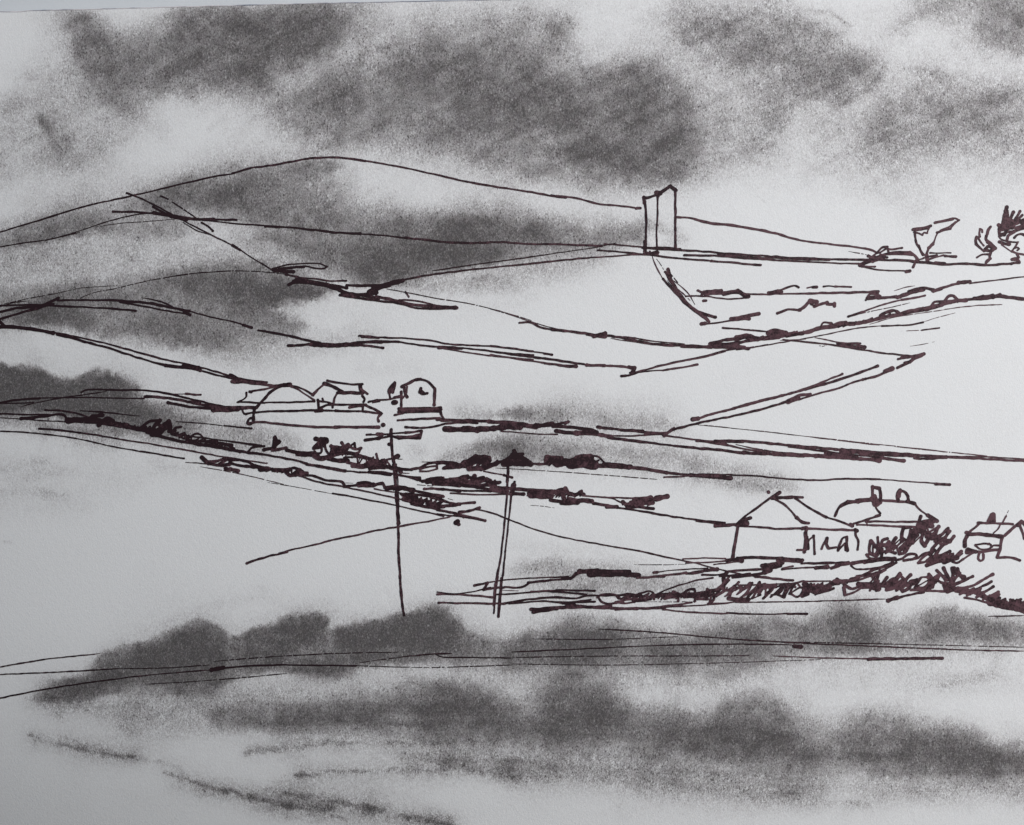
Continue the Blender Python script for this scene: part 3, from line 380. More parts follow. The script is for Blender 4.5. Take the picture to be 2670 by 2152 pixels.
# bushes by the cottages
bg = 'scribbled ink bushes around the cottages'
mono('bush', 'looping ink bush covering the right end of the two-chimney cottage', 'bush', scribble('M 90 930 260 910 440 880 600 860 760 760', 30, 17, 4.6, .6, 8, True) + scribble('M 640 680 860 660 1000 740 1160 770', 26, 16, 5, .6, 9) + [
  '46 M 770 490 720 640 680 760', '60 M 740 600 820 560 940 560', '60 M 700 660 800 620 920 620', '50 M 860 560 800 700 780 820 820 880 880 780', '50 M 540 650 520 720 520 820', '30 M 560 650 640 640', '40 M 640 680 610 790 560 880', '50 M 670 680 640 800 560 900 480 940', '60 M 720 740 640 850 560 940',
  '50 M 1010 630 940 730 850 760', '50 M 1130 650 1040 740 900 790', '44 M 1160 690 1080 780 960 820', '56 M 1210 760 1150 830 1050 870 1000 800', '44 M 1010 830 920 930 900 1000 960 940', '50 M 820 700 900 790 1020 760', '70 M 740 680 850 720 960 760', '60 M 1050 800 1160 820', '40 M 470 940 490 990 560 970 600 910', '44 M 1060 880 1000 960 960 1030',
  '40 M 200 770 200 860 180 900', '40 M 110 820 90 900 100 980 160 1010 200 940 110 820', '44 M 440 780 380 860 320 900', '50 M 330 790 270 810 240 900 220 980', '40 M 300 880 350 830 320 960 420 900', '60 M 230 880 340 880 440 900', '44 M 220 980 330 960 430 980', '34 M 50 1000 90 1050 160 1060 200 1010 120 1000 60 1010', '40 M 260 950 250 1040', '36 M 150 900 260 930'],
  ['M 40 1010 110 800 200 760 330 770 450 770 540 640 740 600 770 480 940 560 1030 620 1150 650 1230 740 1160 860 1040 880 960 1030 900 1000 820 880 700 830 600 960 480 980 430 1000 250 1060 90 1060'], group=bg)
mono('bush', 'flat feathery ink bush below the looping bush', 'bush', scribble('M 880 1100 1000 1060 1150 1030 1290 1010', 16, 14, 4.6, .8, 11) + [
  '34 M 440 1080 520 1060 600 1000 700 1000 720 1020 640 1070 540 1080', '34 M 560 1080 720 1050 800 1000 900 970', '36 M 740 1110 780 1060 860 1000 900 990', '34 M 740 1110 840 1090 920 1020', '60 M 850 1150 960 1100 1080 1070', '60 M 870 1100 960 1050 1100 1000', '44 M 1160 960 1060 1010 980 1060', '44 M 1310 960 1230 1030 1120 1080', '60 M 1080 1100 1200 1060 1250 1040',
  '60 M 950 1040 1100 1050 1180 1010', '40 M 1190 1100 1250 1110 1340 1060', '34 M 1330 1065 1420 1010 1500 970 1600 970', '60 M 920 1080 1060 1040'],
  ['M 540 1080 620 990 720 1000 900 970 1000 960 1170 950 1310 950 1270 1060 1070 1110 860 1170 820 1130 730 1110'], group=bg)
mono('plant', 'little leafy ink sprig against the wall of the right-edge cottage', 'plant', ['40 M 1380 940 1380 980 1440 960 1380 935', '50 M 1440 950 1560 965 1700 950 1800 935', '36 M 1550 990 1540 1060 1565 1085 1600 1060 1600 1000', '44 M 1400 930 1500 960'],
  ['M 1370 930 1500 950 1820 930 1800 960 1620 980 1600 1080 1540 1080 1530 990 1380 985'], group=bg)

# ================================================================== LOWER SCRIBBLED HEDGES
mono('hedge', 'dark block of ink hedge with thin trailing lines above the scribbled hedge', 'hedge', [
  '18 G 280 1458 380 1435', '13 G 370 1435 500 1415 700 1402 980 1390', '20 G 380 1440 350 1485 400 1478 500 1470', '18 G 500 1470 640 1465 690 1435', '18 G 680 1437 850 1415 1000 1405', '26 G 940 1405 1010 1395 1040 1365', '22 G 1020 1390 1070 1352', '30 G 1070 1352 1200 1348', '50 G 1150 1362 1250 1362 1400 1366 1430 1370', '36 G 1420 1370 1510 1378', '26 G 1180 1342 1300 1348 1440 1352',
  '14 G 1500 1395 1700 1390', '22 N 500 200 600 190 740 160', '20 N 40 240 150 235 300 215 500 195', '34 N 560 195 700 170 790 160', '14 N 195 190 350 172 500 160 700 150', '26 N 195 190 230 188', '20 N 650 210 780 215 880 195', '7 N 0 115 250 118 500 112', '14 N 470 65 650 55 870 58', '14 N 500 100 680 95 860 82', '14 N 760 115 900 100 1010 85'])
mono('wall', 'row of stacked ink strokes along the foot of the gabled cottage', 'wall', [
  '30 N 980 55 1200 50 1400 60', '34 N 1390 65 1590 75', '40 N 880 80 940 72 1020 80', '40 N 1210 125 1300 115 1400 95', '44 N 1230 150 1380 125', '44 N 1240 185 1290 165', '26 N 900 180 1100 165 1260 155', '26 N 940 235 1100 215 1250 190', '24 N 820 220 950 215 1100 200', '16 N 1400 150 1500 130', '16 N 1400 160 1550 148 1720 140', '36 N 1715 148 1820 135', '20 N 1580 105 1750 105 1900 98 2020 90', '34 N 1860 150 1930 130', '22 N 1900 120 2110 90',
  '18 H 880 965 950 945 1060 930', '30 H 1020 935 1130 920', '34 H 1100 925 1200 910 1300 905', '13 H 1010 950 1040 972 1080 975 1200 960 1310 930', '15 H 690 935 900 930', '18 N 1200 235 1500 262', '20 N 1350 80 1580 90'])
mono('hedge', 'long scribbled ink hedge of loops running below the gabled cottage', 'hedge', scribble('N -150 430 100 420 300 415 520 400 760 400', 15, 11, 4.4, .7, 3) + scribble('N 760 380 1000 360 1300 365 1600 345 1900 320', 24, 15, 4.6, .7, 4, True) + scribble('N 860 350 1100 335 1400 320 1800 310', 9, 10, 4.4, .9, 5) + scribble('M 0 1400 200 1390 450 1400 700 1390 900 1400', 26, 17, 5, .7, 6, True) + [
  '14 G 440 1525 600 1515 800 1500 1000 1510 1120 1525', '8 G 480 1490 610 1495', '10 G 700 1500 900 1490', '14 G 890 1490 1050 1492 1180 1495', '16 G 10 1585 150 1587 300 1590 500 1592', '15 G 500 1590 580 1575 700 1558 900 1545 1050 1550 1120 1532 1250 1530 1400 1530 1520 1535', '14 G 540 1590 700 1578 850 1575 950 1590 1020 1605', '12 G 850 1575 1000 1580 1150 1560', '14 G 940 1590 1050 1580 1180 1575',
  '22 G 705 1635 900 1620 1030 1608', '24 G 720 1655 820 1640 900 1630', '20 G 900 1625 1100 1618 1300 1610', '20 G 1020 1605 1200 1622 1500 1628 1700 1625', '24 G 1200 1620 1500 1632', '12 G 1690 1635 1900 1655 2154 1665 H 200 1265', '13 H 190 1264 400 1272 600 1268', '18 H 590 1268 720 1270',
  '15 G 1200 1545 1230 1525 1290 1518 1340 1530 1380 1560 1395 1585', '15 G 1210 1550 1230 1580 1290 1592 1360 1585 1400 1590 1480 1580', '36 G 980 1605 1020 1606',
  '24 N -120 405 -60 390 20 400 80 400', '26 N -160 470 -80 450 0 440 100 430', '24 N 30 400 100 380 150 365 190 380 200 440', '26 N 0 450 80 455 170 440', '22 N 60 410 200 420 300 400', '15 N 210 400 300 360 400 320 500 290 600 262 750 240', '44 N 200 410 300 400 400 390', '30 N 300 430 380 420 500 400', '24 N 380 370 430 390 425 460', '24 N 440 400 530 350 580 350 590 400 580 460', '30 N 400 405 600 385 800 360', '30 N 480 420 650 410 780 400', '24 N 700 345 730 400 720 480', '24 N 720 480 760 440 760 400', '24 N 600 440 700 440', '24 N 640 380 720 360 860 330',
  '34 N 880 190 850 240 860 280', '24 N 900 230 850 290 790 340', '26 N 900 260 850 320 760 420', '26 N 990 280 940 340 900 420', '30 N 860 350 900 360 950 320', '40 N 900 430 960 440 1080 440', '26 N 960 330 1050 330 1100 290', '26 N 1000 430 1060 390 1100 330 1120 290', '24 N 1080 420 1150 340 1190 280 1200 340', '24 N 1120 430 1200 310 1240 300 1180 400',
  '24 N 1180 380 1240 310 1310 310 1280 370 1220 430', '24 N 1260 380 1330 330 1420 300 1380 380 1300 400', '26 N 1400 310 1340 390 1420 420 1450 350', '24 N 1480 380 1500 320 1600 270 1640 300 1600 360', '24 N 1480 390 1540 420 1600 380', '30 N 1600 300 1640 350 1590 410 1640 390', '26 N 1640 370 1750 350 1850 330', '30 N 1640 330 1750 330 1860 300 1930 290',
  '14 N 990 310 1150 305 1300 300 1500 290 1600 275 1850 270', '26 N 1850 290 1910 250 1950 280', '34 N 1890 270 1940 270', '15 N 1950 270 2050 260 2150 220', '20 N 1940 290 2100 265 2154 250', '28 N 1980 300 2050 340 2154 300', '26 N 1980 330 1990 400 2080 370 2154 320', '26 N 1650 350 1700 385 1800 370 1880 340',
  '18 N -160 540 0 525 150 525 300 505 450 490 550 470', '14 N 300 515 600 500 750 490 900 475 1050 455', '16 N 1000 460 1100 440 1200 400', '7 N 100 465 600 465', '8 N 1000 465 1500 462 2154 450', '14 N 700 480 900 470 1100 440',
  '17 H 1050 1020 1150 1005 1230 975 1310 932', '17 H 950 1050 1060 1040 1170 1010 1240 980', '17 H 1180 1010 1150 1050 1130 1070', '40 M -160 1330 0 1280 150 1200 300 1160', '40 M 290 1150 350 1130 400 1100', '44 M 230 1220 190 1320 180 1400', '60 M -60 1400 100 1400 300 1410', '70 M 0 1420 100 1430 200 1450', '44 M 320 1310 260 1390', '40 M 490 1250 430 1320 330 1390', '44 M 500 1270 420 1380 340 1470', '40 M 520 1300 560 1340 520 1400', '44 M 635 1270 580 1330 560 1400 520 1450',
  '44 M 320 1470 400 1450 480 1400', '44 M 500 1450 530 1490 620 1440 640 1350', '60 M 420 1400 560 1400 700 1380', '60 M 640 1370 720 1340', '60 M 300 1390 450 1440', '34 M 720 1430 700 1380 760 1310 860 1300 880 1340 850 1410 790 1440', '40 M 880 1260 920 1320 900 1400 850 1460', '44 M 950 1330 900 1420 880 1470', '40 M 650 1470 800 1450', '9 H 600 1190 900 1182 1250 1170', '8 H 250 1195 400 1192 600 1190', '54 M 340 1610 460 1580', '36 M 460 1580 650 1530 810 1500', '60 M 740 1450 860 1460', '34 M 640 1480 850 1485 1100 1490'],
  ['N 0 480 -100 460 0 400 150 360 560 340 780 330 870 180 930 270 1400 290 1900 240 2154 220 H 1180 1010 1490 1030 1540 1000 1560 1100 1300 1130 950 1140 900 1110 720 1150 450 1160 200 1200'])
mono('bush', 'star-shaped spiky ink bush at the end of the scribbled hedge', 'bush', [
  '44 M 985 1215 1060 1290 1130 1340', '50 M 1075 1180 1130 1290 1180 1360', '50 M 1190 1180 1200 1280 1190 1380', '60 M 1215 1190 1230 1240', '50 M 1260 1190 1290 1270 1350 1300', '40 M 1290 1250 1240 1310 1210 1360', '44 M 1460 1290 1350 1350 1220 1400', '40 M 980 1340 1060 1380 1150 1380', '50 M 1000 1290 960 1360', '80 M 1190 1330 1180 1440', '70 M 1100 1420 1200 1430', '70 M 1130 1490 1240 1460', '50 M 1080 1400 1100 1480', '44 M 960 1300 1020 1270', '34 M 1290 1280 1340 1340', '44 M 1070 1290 1100 1340', '40 M 950 1350 930 1440'],
  ['M 960 1200 1075 1160 1180 1160 1280 1180 1470 1280 1250 1420 1240 1500 1110 1520 1060 1400 950 1350'], group=bg)
mono('hedge', 'comb-like ink hedge with slanting spikes falling to the right edge', 'hedge', scribble('M 1300 1480 1600 1560 1800 1630 2144 1700', 18, 12, 6, .9, 7) + [
  '60 M 1240 1480 1350 1500 1420 1520', '60 M 1260 1450 1400 1480 1560 1530', '60 M 1540 1530 1650 1590 1760 1650', '100 M 1700 1640 1850 1680 2000 1700', '100 M 1960 1690 2144 1740 2400 1830', '44 M 1730 1265 1600 1340 1450 1420 1270 1450', '40 M 1710 1360 1600 1420 1460 1480', '40 M 1740 1430 1640 1490 1560 1520', '44 M 1800 1500 1700 1560 1620 1580', '40 M 1820 1580 1740 1620 1700 1650', '44 M 1890 1600 1800 1640', '36 M 1960 1600 2020 1620 2100 1600', '50 M 1980 1640 2080 1620', '44 M 2020 1640 2100 1640 2144 1660', '36 M 1350 1575 1500 1600 1700 1650', '60 M 1600 1540 1680 1600', '60 M 1700 1600 1800 1620 1900 1640', '50 M 2144 1700 2000 1650'],
  ['M 1240 1440 1700 1270 1740 1300 1820 1480 1900 1590 2100 1590 2300 1650 2300 1780 2000 1740 1700 1690 1500 1560 1250 1500'])
#DATA_END

# ------------------------------------------------------------------ charcoal rubbed into the sheet
C_ = 4.0
gx = np.arange(-120, W + 121, C_); gy = np.arange(0, H + 121, C_)
NX, NY = len(gx), len(gy)
def edge_y(x):
    return np.interp(x, [-200, 0, 60, 75, 400, 800, 1200, 2900], [33, 31.5, 32, 29, 21, 10.5, 2.5, -34])
PX = np.repeat(gx[None, :], NY, 0)
PY = np.repeat(gy[:, None], NX, 1)
ey = edge_y(PX[0]) + 1.1 * fbm(PX[0] / 30, PX[0] * 0, 5)
for j in range(12):
    PY[j] = ey + (gy[12] - ey) * j / 12.0

def sdf(poly, X, Y):
    """signed distance, negative inside"""
    d = np.full(X.shape, 1e18); ins = np.zeros(X.shape, bool)
    n = len(poly)
    for i in range(n):
        a, b = poly[i], poly[(i + 1) % n]
        e = b - a; wx, wy = X - a[0], Y - a[1]
        tt = np.clip((wx * e[0] + wy * e[1]) / max(e @ e, 1e-9), 0, 1)
        d = np.minimum(d, (wx - e[0] * tt) ** 2 + (wy - e[1] * tt) ** 2)
        c = ((a[1] <= Y) != (b[1] <= Y))
        if abs(e[1]) > 1e-9:
            ins ^= c & (X < a[0] + (Y - a[1]) * e[0] / e[1])
    return np.where(ins, -1, 1) * np.sqrt(d)

def seg_d(pts, X, Y):
    d = np.full(X.shape, 1e18)
    for a, b in zip(pts[:-1], pts[1:]):
        e = b - a; wx, wy = X - a[0], Y - a[1]
        tt = np.clip((wx * e[0] + wy * e[1]) / max(e @ e, 1e-9), 0, 1)
        d = np.minimum(d, (wx - e[0] * tt) ** 2 + (wy - e[1] * tt) ** 2)
    return np.sqrt(d)

warpx = 40 * fbm(PX / 110, PY / 110, 1, 5); warpy = 40 * fbm(PX / 110, PY / 110, 50, 5)
dabx = 16 * fbm(PX / 14, PY / 14, 61, 2); daby = 16 * fbm(PX / 14, PY / 14, 71, 2)      # fingertip and tooth scale raggedness
patch = 1 + .55 * fbm(PX / 60, PY / 45, 81, 4)
def level(p, t):
    m = p[:, 1].mean()
    return min(t * LV[0], .93)
LV = [1.0]
TONE = np.zeros(PX.shape)
ROUGH = np.zeros(PX.shape)
def smooth(t): t = np.clip(t, 0, 1); return t * t * (3 - 2 * t)
def smudge(t, f, s, up=None, warp=.45, erase=False, rough=0.0):
    """t darkness, f feather (full-view px), polygon s"""
    _, p = parse(s, False); f = f / .80674
    m = f + 60
    x0, x1 = p[:, 0].min() - m, p[:, 0].max() + m; y0, y1 = p[:, 1].min() - m, p[:, 1].max() + m
    i0, i1 = np.searchsorted(gx, [x0, x1]); j0, j1 = np.searchsorted(gy, [y0, y1])
    sl = (slice(j0, j1), slice(i0, i1))
    if j1 <= j0 or i1 <= i0: return
    t = level(p, t); k = .35 + .65 * min(f / 20, 1.5)
    X, Y = PX[sl] + warp * warpx[sl] + k * dabx[sl], PY[sl] + warp * warpy[sl] + k * daby[sl]
    a = smooth(.5 - sdf(p, X, Y) / (2.3 * f)) * t
    if erase: a = a * np.clip(patch[sl], 0, 1.3) * .8
    else: a = np.clip(a * (1 + (patch[sl] - 1) * .5), 0, .97)
    if erase: TONE[sl] *= 1 - a
    else: TONE[sl] = 1 - (1 - TONE[sl]) * (1 - a)
    ROUGH[sl] = np.maximum(ROUGH[sl], a * rough)
def rub(t, r, s, warp=.3, rough=0.0, erase=False):
    _, p = parse(s, False); r = r / .80674
    m = r * 2 + 30
    i0, i1 = np.searchsorted(gx, [p[:, 0].min() - m, p[:, 0].max() + m]); j0, j1 = np.searchsorted(gy, [p[:, 1].min() - m, p[:, 1].max() + m])
    sl = (slice(j0, j1), slice(i0, i1))
    t = level(p, t); k = min(r / 16, 1.2)
    X, Y = PX[sl] + warp * warpx[sl] + k * dabx[sl], PY[sl] + warp * warpy[sl] + k * daby[sl]
    a = np.exp(-(seg_d(p, X, Y) / r) ** 2) * t * np.clip(1 + (patch[sl] - 1) * 1.5, .15, 1.4)
    if erase: a = np.clip(a * .62, 0, 1)
    a = np.clip(a, 0, .97)
    if erase: TONE[sl] *= 1 - a
    else: TONE[sl] = 1 - (1 - TONE[sl]) * (1 - a)
    ROUGH[sl] = np.maximum(ROUGH[sl], a * rough)
#TONE_BEGIN
# sky, left
smudge(.20, 26, 'Q -60 440 150 400 330 430 560 560 420 700 200 760 -60 800'); smudge(.10, 30, 'Q 240 60 420 60 560 160 460 240 260 300 160 200')
smudge(.42, 15, 'Q 260 60 400 60 440 110 520 160 560 130 640 110 700 60 760 35 1000 25 1500 5 1620 40 1480 180 1300 260 1220 300 1150 380 1040 440 980 400 900 355 840 365 820 415 760 390 640 410 600 440 600 500 520 490 430 440 370 390 330 330 300 250 330 220 340 160 280 130')
smudge(.40, 15, 'Q 700 60 1000 40 1500 20 1450 130 1320 250 1200 300 1100 370 1000 370 860 330 820 250 720 200 640 200 720 130')
smudge(.22, 18, 'Q 860 80 1200 60 1380 100 1250 220 1000 260 880 180'); rub(.36, 13, 'Q 560 220 640 205 740 200 820 190'); rub(.34, 11, 'Q 830 200 800 280 790 340 810 400'); rub(.3, 12, 'Q 430 400 520 450 590 495'); rub(.22, 18, 'Q 380 300 480 330 560 360')
rub(.35, 12, 'Q 290 80 340 70 400 120 430 160'); rub(.4, 12, 'Q 500 190 560 180 600 200', erase=True); rub(.25, 20, 'Q 620 300 700 330', erase=True); rub(.2, 22, 'Q 1040 400 1060 420'); rub(.24, 20, 'Q 100 400 40 430 10 470'); rub(.14, 30, 'Q 240 340 200 400')
rub(.36, 4, 'Q 60 335 110 305 170 280 250 265', warp=.1); rub(.3, 8, 'Q 130 330 200 300 260 290', warp=.1); rub(.45, 9, 'Q 165 490 195 540 220 585 235 620', warp=.15); rub(.24, 20, 'Q 250 560 300 610 320 660'); rub(.35, 5, 'Q 280 640 245 680 205 715 165 728', warp=.1)
rub(.12, 5, 'Q 880 545 930 500 960 480', warp=.1); rub(.08, 5, 'Q 930 560 980 520', warp=.1); rub(.16, 5, 'Q 1020 560 1040 520', warp=.1); rub(.14, 16, 'Q 620 500 680 540')
# the big slanting cloud
smudge(.14, 30, 'Q 1480 180 1600 40 2154 20 T 260 10 T 300 80 T 0 120 Q 1800 180 1500 300 1200 400'); smudge(.13, 30, 'Q 1200 600 1500 640 1900 700 2154 760 T 300 800 T 400 700 Q 1800 560 1300 500')
smudge(.42, 17, 'Q 1170 560 1130 470 1250 400 1380 340 1550 265 1700 225 1850 185 2000 145 T 0 150 200 80 280 85 210 180 150 260 400 285 600 270 680 330 740 420 770 520 810 600 780 680 700 770 600 785 480 790 360 810 200 760 0 740 Q 1980 690 1700 620 1500 600 1280 600')
smudge(.30, 17, 'Q 1270 420 1500 330 1750 225 2000 165 T 0 220 220 300 500 300 700 420 760 560 700 700 600 740 400 700 100 600 0 600 Q 1900 620 1700 590 1500 520 1300 500')
rub(.3, 14, 'Q 1680 245 1850 200 2060 170'); rub(.28, 12, 'Q 1600 300 1680 270 1720 320'); rub(.3, 22, 'T 0 420 30 500 20 560'); rub(.34, 22, 'T 280 640 350 660 420 600'); rub(.3, 20, 'T 560 600 680 560 740 600'); rub(.3, 12, 'T 190 100 250 90 240 150'); rub(.2, 20, 'T 480 320 600 300 660 360'); rub(.2, 20, 'T 480 700 600 740 700 720')
rub(.3, 9, 'Q 1180 440 1300 400 1500 340 1640 300', warp=.15); rub(.24, 10, 'Q 1400 450 1600 400 1780 330', erase=True); rub(.25, 8, 'Q 1640 350 1800 300 1900 240', erase=True); rub(.24, 14, 'Q 1460 540 1560 500 1700 520', erase=True); rub(.3, 14, 'Q 1870 250 1960 260 2000 330'); rub(.15, 14, 'T 150 660 60 700 0 680', erase=True); rub(.2, 12, 'Q 1250 540 1400 480 1500 440')
rub(.2, 16, 'T 60 420 200 440 330 380', erase=True)
# right clouds
smudge(.06, 40, 'T 300 0 2300 0 2300 850 1400 850 1000 760 800 700')
smudge(.28, 12, 'T 700 80 760 60 950 60 1000 0 1150 -20 1200 60 1300 100 1400 180 1500 240 1580 280 1560 340 1480 400 1380 430 1250 420 1180 470 1160 560 1100 640 1000 680 960 620 960 540 1000 480 980 400 1000 360 930 300 840 230 700 170', rough=.5)
smudge(.17, 14, 'T 960 180 1250 190 1450 290 1400 400 1200 390 1020 330', rough=.5); rub(.3, 10, 'T 1545 335 1490 370 1430 420 1350 435'); rub(.28, 20, 'T 1080 520 1030 590 1000 640'); rub(.3, 4, 'T 1150 0 1230 40 1330 50 1380 80 1420 110', warp=.1); rub(.2, 8, 'T 1380 160 1480 220 1570 260')
rub(.5, 6, 'T 740 0 700 20 665 60 720 85 790 95', warp=.2); rub(.45, 6, 'T 740 120 690 165 760 185 800 235 850 230', warp=.2); rub(.42, 7, 'T 850 125 920 140 960 125 900 165 840 150', warp=.2); rub(.3, 12, 'T 760 100 830 150 800 200'); rub(.4, 5, 'T 715 5 735 35 700 50', warp=.2)
rub(.2, 12, 'T 1020 130 1200 180', erase=True)
smudge(.26, 15, 'T 1470 560 1600 440 1700 380 1720 290 1830 310 1900 360 2000 330 2100 340 2154 400 2400 420 2400 700 2154 680 1900 640 1700 640 1550 720 1440 680', rough=.5)
smudge(.16, 14, 'T 1700 420 2000 360 2120 400 2120 560 1950 580 1780 560', rough=.5); smudge(.15, 14, 'T 1480 560 1600 500 1640 620 1500 680'); rub(.28, 6, 'T 1640 290 1730 290 1850 320', warp=.2)
smudge(.32, 11, 'T 1600 110 1660 20 1700 -40 2400 -60 2400 200 2154 220 2080 210 1960 150 1900 100 1800 55 1700 80 1650 150'); rub(.28, 11, 'T 1960 140 2060 180 2140 210'); rub(.3, 7, 'T 1660 150 1620 140 1600 120'); smudge(.18, 14, 'T 1700 -20 2100 -20 2154 100 1900 60')
rub(.20, 2.2, 'T 1245 780 1270 755 1310 730 1380 722', warp=0); rub(.10, 5, 'T 900 740 960 760 1010 790', warp=0); rub(.3, 1.8, 'T 1030 820 1065 855', warp=0); rub(.5, 2.4, 'T 860 402 880 412 888 404', warp=0); rub(.08, 9, 'T 560 80 580 90', warp=0); rub(.10, 30, 'T 1460 760 1600 800 1700 860')
# far hill
LV[0] = 1.14
rub(.24, 7, 'Q -40 960 200 880 540 795 830 725 1000 700', warp=.1)
smudge(.44, 6, 'Q -60 1000 0 972 200 900 540 818 830 742 1000 712 1200 680 1400 668 1450 700 1400 740 1250 770 1150 800 1000 830 950 900 800 920 600 885 400 930 200 990 -60 1060', warp=.15)
smudge(.46, 8, 'Q 670 830 850 755 1000 725 1200 695 1400 685 1440 708 1260 755 1100 785 960 860 880 905 760 885', warp=.25); rub(.35, 14, 'Q 780 840 860 870 940 840'); rub(.3, 9, 'Q 1180 710 1300 700 1400 705')
smudge(.36, 14, 'Q 1000 820 1200 765 1380 745 1430 800 1450 860 1560 870 1800 880 2154 900 T 300 930 560 945 560 1035 0 1025 Q 1900 1020 1500 980 1100 950 900 930')
smudge(.34, 11, 'Q 1540 940 1700 910 2154 920 T 300 950 560 955 560 1030 200 1030 Q 2154 1020 1800 1005 1560 975'); rub(.22, 13, 'Q 1250 820 1360 840 1420 880'); rub(.3, 13, 'Q 1850 970 2154 980 T 200 990'); rub(.25, 12, 'T 560 950 720 1000 660 1040')
smudge(.40, 13, 'Q 1100 960 1500 1000 1850 1025 2154 1030 T 350 1035 T 0 1080 Q 1900 1140 1700 1190 1550 1200 1400 1165 1300 1120 1250 1060 1080 1010', warp=.3)
smudge(.46, 9, 'Q 1480 1035 1800 1035 2154 1040 T 100 1050 Q 2154 1085 1850 1135 1680 1175 1560 1190 1500 1120', warp=.3); rub(.4, 8, 'Q 1500 1060 1560 1100 1620 1120'); rub(.35, 8, 'Q 1560 1190 1700 1170 1850 1130', warp=.1)
smudge(.45, 8, 'Q -60 1050 0 1022 200 985 400 915 700 925 850 960 800 1000 640 1010 500 990 400 980 200 1020 -60 1080', warp=.3); rub(.4, 7, 'Q -20 1040 150 1010 350 975', warp=.1); rub(.25, 14, 'Q 680 960 780 960')
smudge(.20, 22, 'Q -60 1060 400 990 700 1010 1000 1060 1250 1100 1000 1100 600 1140 300 1190 -60 1210', rough=.5); rub(.2, 26, 'Q 60 1090 200 1070'); rub(.24, 18, 'Q 1000 1000 1100 1040 1240 1050')
# left spur
smudge(.32, 8, 'Q 560 1160 850 1105 1000 1090 1150 1105 1320 1130 1200 1155 900 1145 600 1195 350 1250', warp=.3); smudge(.32, 9, 'Q -60 1230 250 1190 500 1165 350 1240 -60 1285', warp=.3)
smudge(.46, 12, 'Q -60 1290 0 1280 300 1240 600 1190 900 1148 1200 1160 1400 1195 1420 1230 1300 1250 1200 1270 1130 1290 1250 1340 1300 1385 1200 1420 1100 1445 900 1485 700 1455 500 1420 300 1400 150 1385 0 1360 -60 1360', warp=.35)
smudge(.42, 8, 'Q 800 1235 1000 1200 1250 1185 1400 1220 1280 1260 1120 1285 950 1285 860 1270', warp=.4); smudge(.34, 12, 'Q -40 1300 200 1285 300 1300 330 1380 80 1365 -40 1350'); rub(.3, 13, 'Q 580 1330 640 1350 800 1360'); rub(.28, 13, 'Q 1000 1320 1120 1340 1250 1375'); rub(.2, 22, 'Q 350 1370 560 1400 800 1430')
rub(.25, 9, 'Q 900 1260 1000 1250 1080 1240', erase=True); rub(.3, 5, 'Q 1130 1270 1200 1262 1260 1256', erase=True); rub(.25, 20, 'Q 340 1350 460 1330', erase=True)
smudge(.16, 20, 'Q 900 1440 1400 1400 1560 1380 1620 1440 1400 1490 1100 1520 800 1500'); smudge(.26, 15, 'Q 1650 1215 1900 1155 2154 1135 T 350 1065 T 420 1090 T 100 1200 Q 2154 1230 1900 1225', warp=.3); rub(.12, 8, 'T 0 1290 60 1270 100 1240')
# left wood and hedge shade
LV[0] = 1.06
smudge(.62, 6, 'Q -60 1520 0 1520 60 1542 120 1530 160 1560 220 1585 300 1592 360 1570 420 1555 470 1565 500 1600 560 1598 590 1630 560 1660 480 1690 200 1720 -60 1740', warp=.2); rub(.4, 12, 'Q 20 1570 140 1580 100 1640'); rub(.35, 11, 'Q 380 1590 460 1590 540 1620')
smudge(.58, 9, 'Z 60 850 200 825 300 832 350 848 372 868 380 880 440 880 430 900 330 915 240 890 150 880', warp=.3); rub(.4, 12, 'Z 0 840 100 850 200 845'); smudge(.25, 10, 'Z 330 850 400 845 430 870 380 885', warp=.3); smudge(.32, 12, 'Z -60 870 100 885 100 900 -60 892')
rub(.45, 9, 'Z 90 895 200 905 340 915 450 935', warp=.2); smudge(.38, 10, 'Z 440 900 540 895 600 910 640 932 600 945 540 935 460 935', warp=.3); rub(.22, 12, 'Z 620 960 660 970'); rub(.14, 18, 'Z 100 910 250 935')
# middle
smudge(.46, 8, 'Z 955 858 1000 860 1040 872 1080 862 1120 852 1180 850 1250 862 1330 870 1400 880 1425 902 1330 900 1180 890 1060 885 960 880', warp=.3); smudge(.28, 8, 'Z 1080 862 1180 852 1220 870 1150 885 1080 880', warp=.4)
rub(.25, 9, 'Z 1250 885 1350 895 1430 905', warp=.2); smudge(.46, 12, 'Z 925 965 980 935 1060 920 1110 918 1180 938 1240 965 1180 975 1060 978', warp=.3); smudge(.28, 10, 'Z 1000 935 1100 925 1180 945 1100 960 1000 960', warp=.4); rub(.14, 20, 'Z 870 950 950 945')
smudge(.34, 9, 'R -40 90 200 105 400 125 620 150 850 200 1100 255 1230 310 1200 340 1000 330 800 285 650 260 400 230 -40 200', warp=.25); rub(.25, 9, 'R 0 130 160 130 300 150'); rub(.28, 8, 'R 760 260 950 300 1160 320', warp=.15); rub(.2, 9, 'R 420 170 620 180 780 200')
smudge(.40, 10, 'Z 1060 1215 1090 1188 1180 1180 1300 1188 1340 1200 1230 1208 1180 1215', warp=.3); smudge(.42, 9, 'Z 1080 1230 1200 1225 1400 1222 1500 1225 1520 1240 1400 1250 1240 1250 1130 1240', warp=.3)
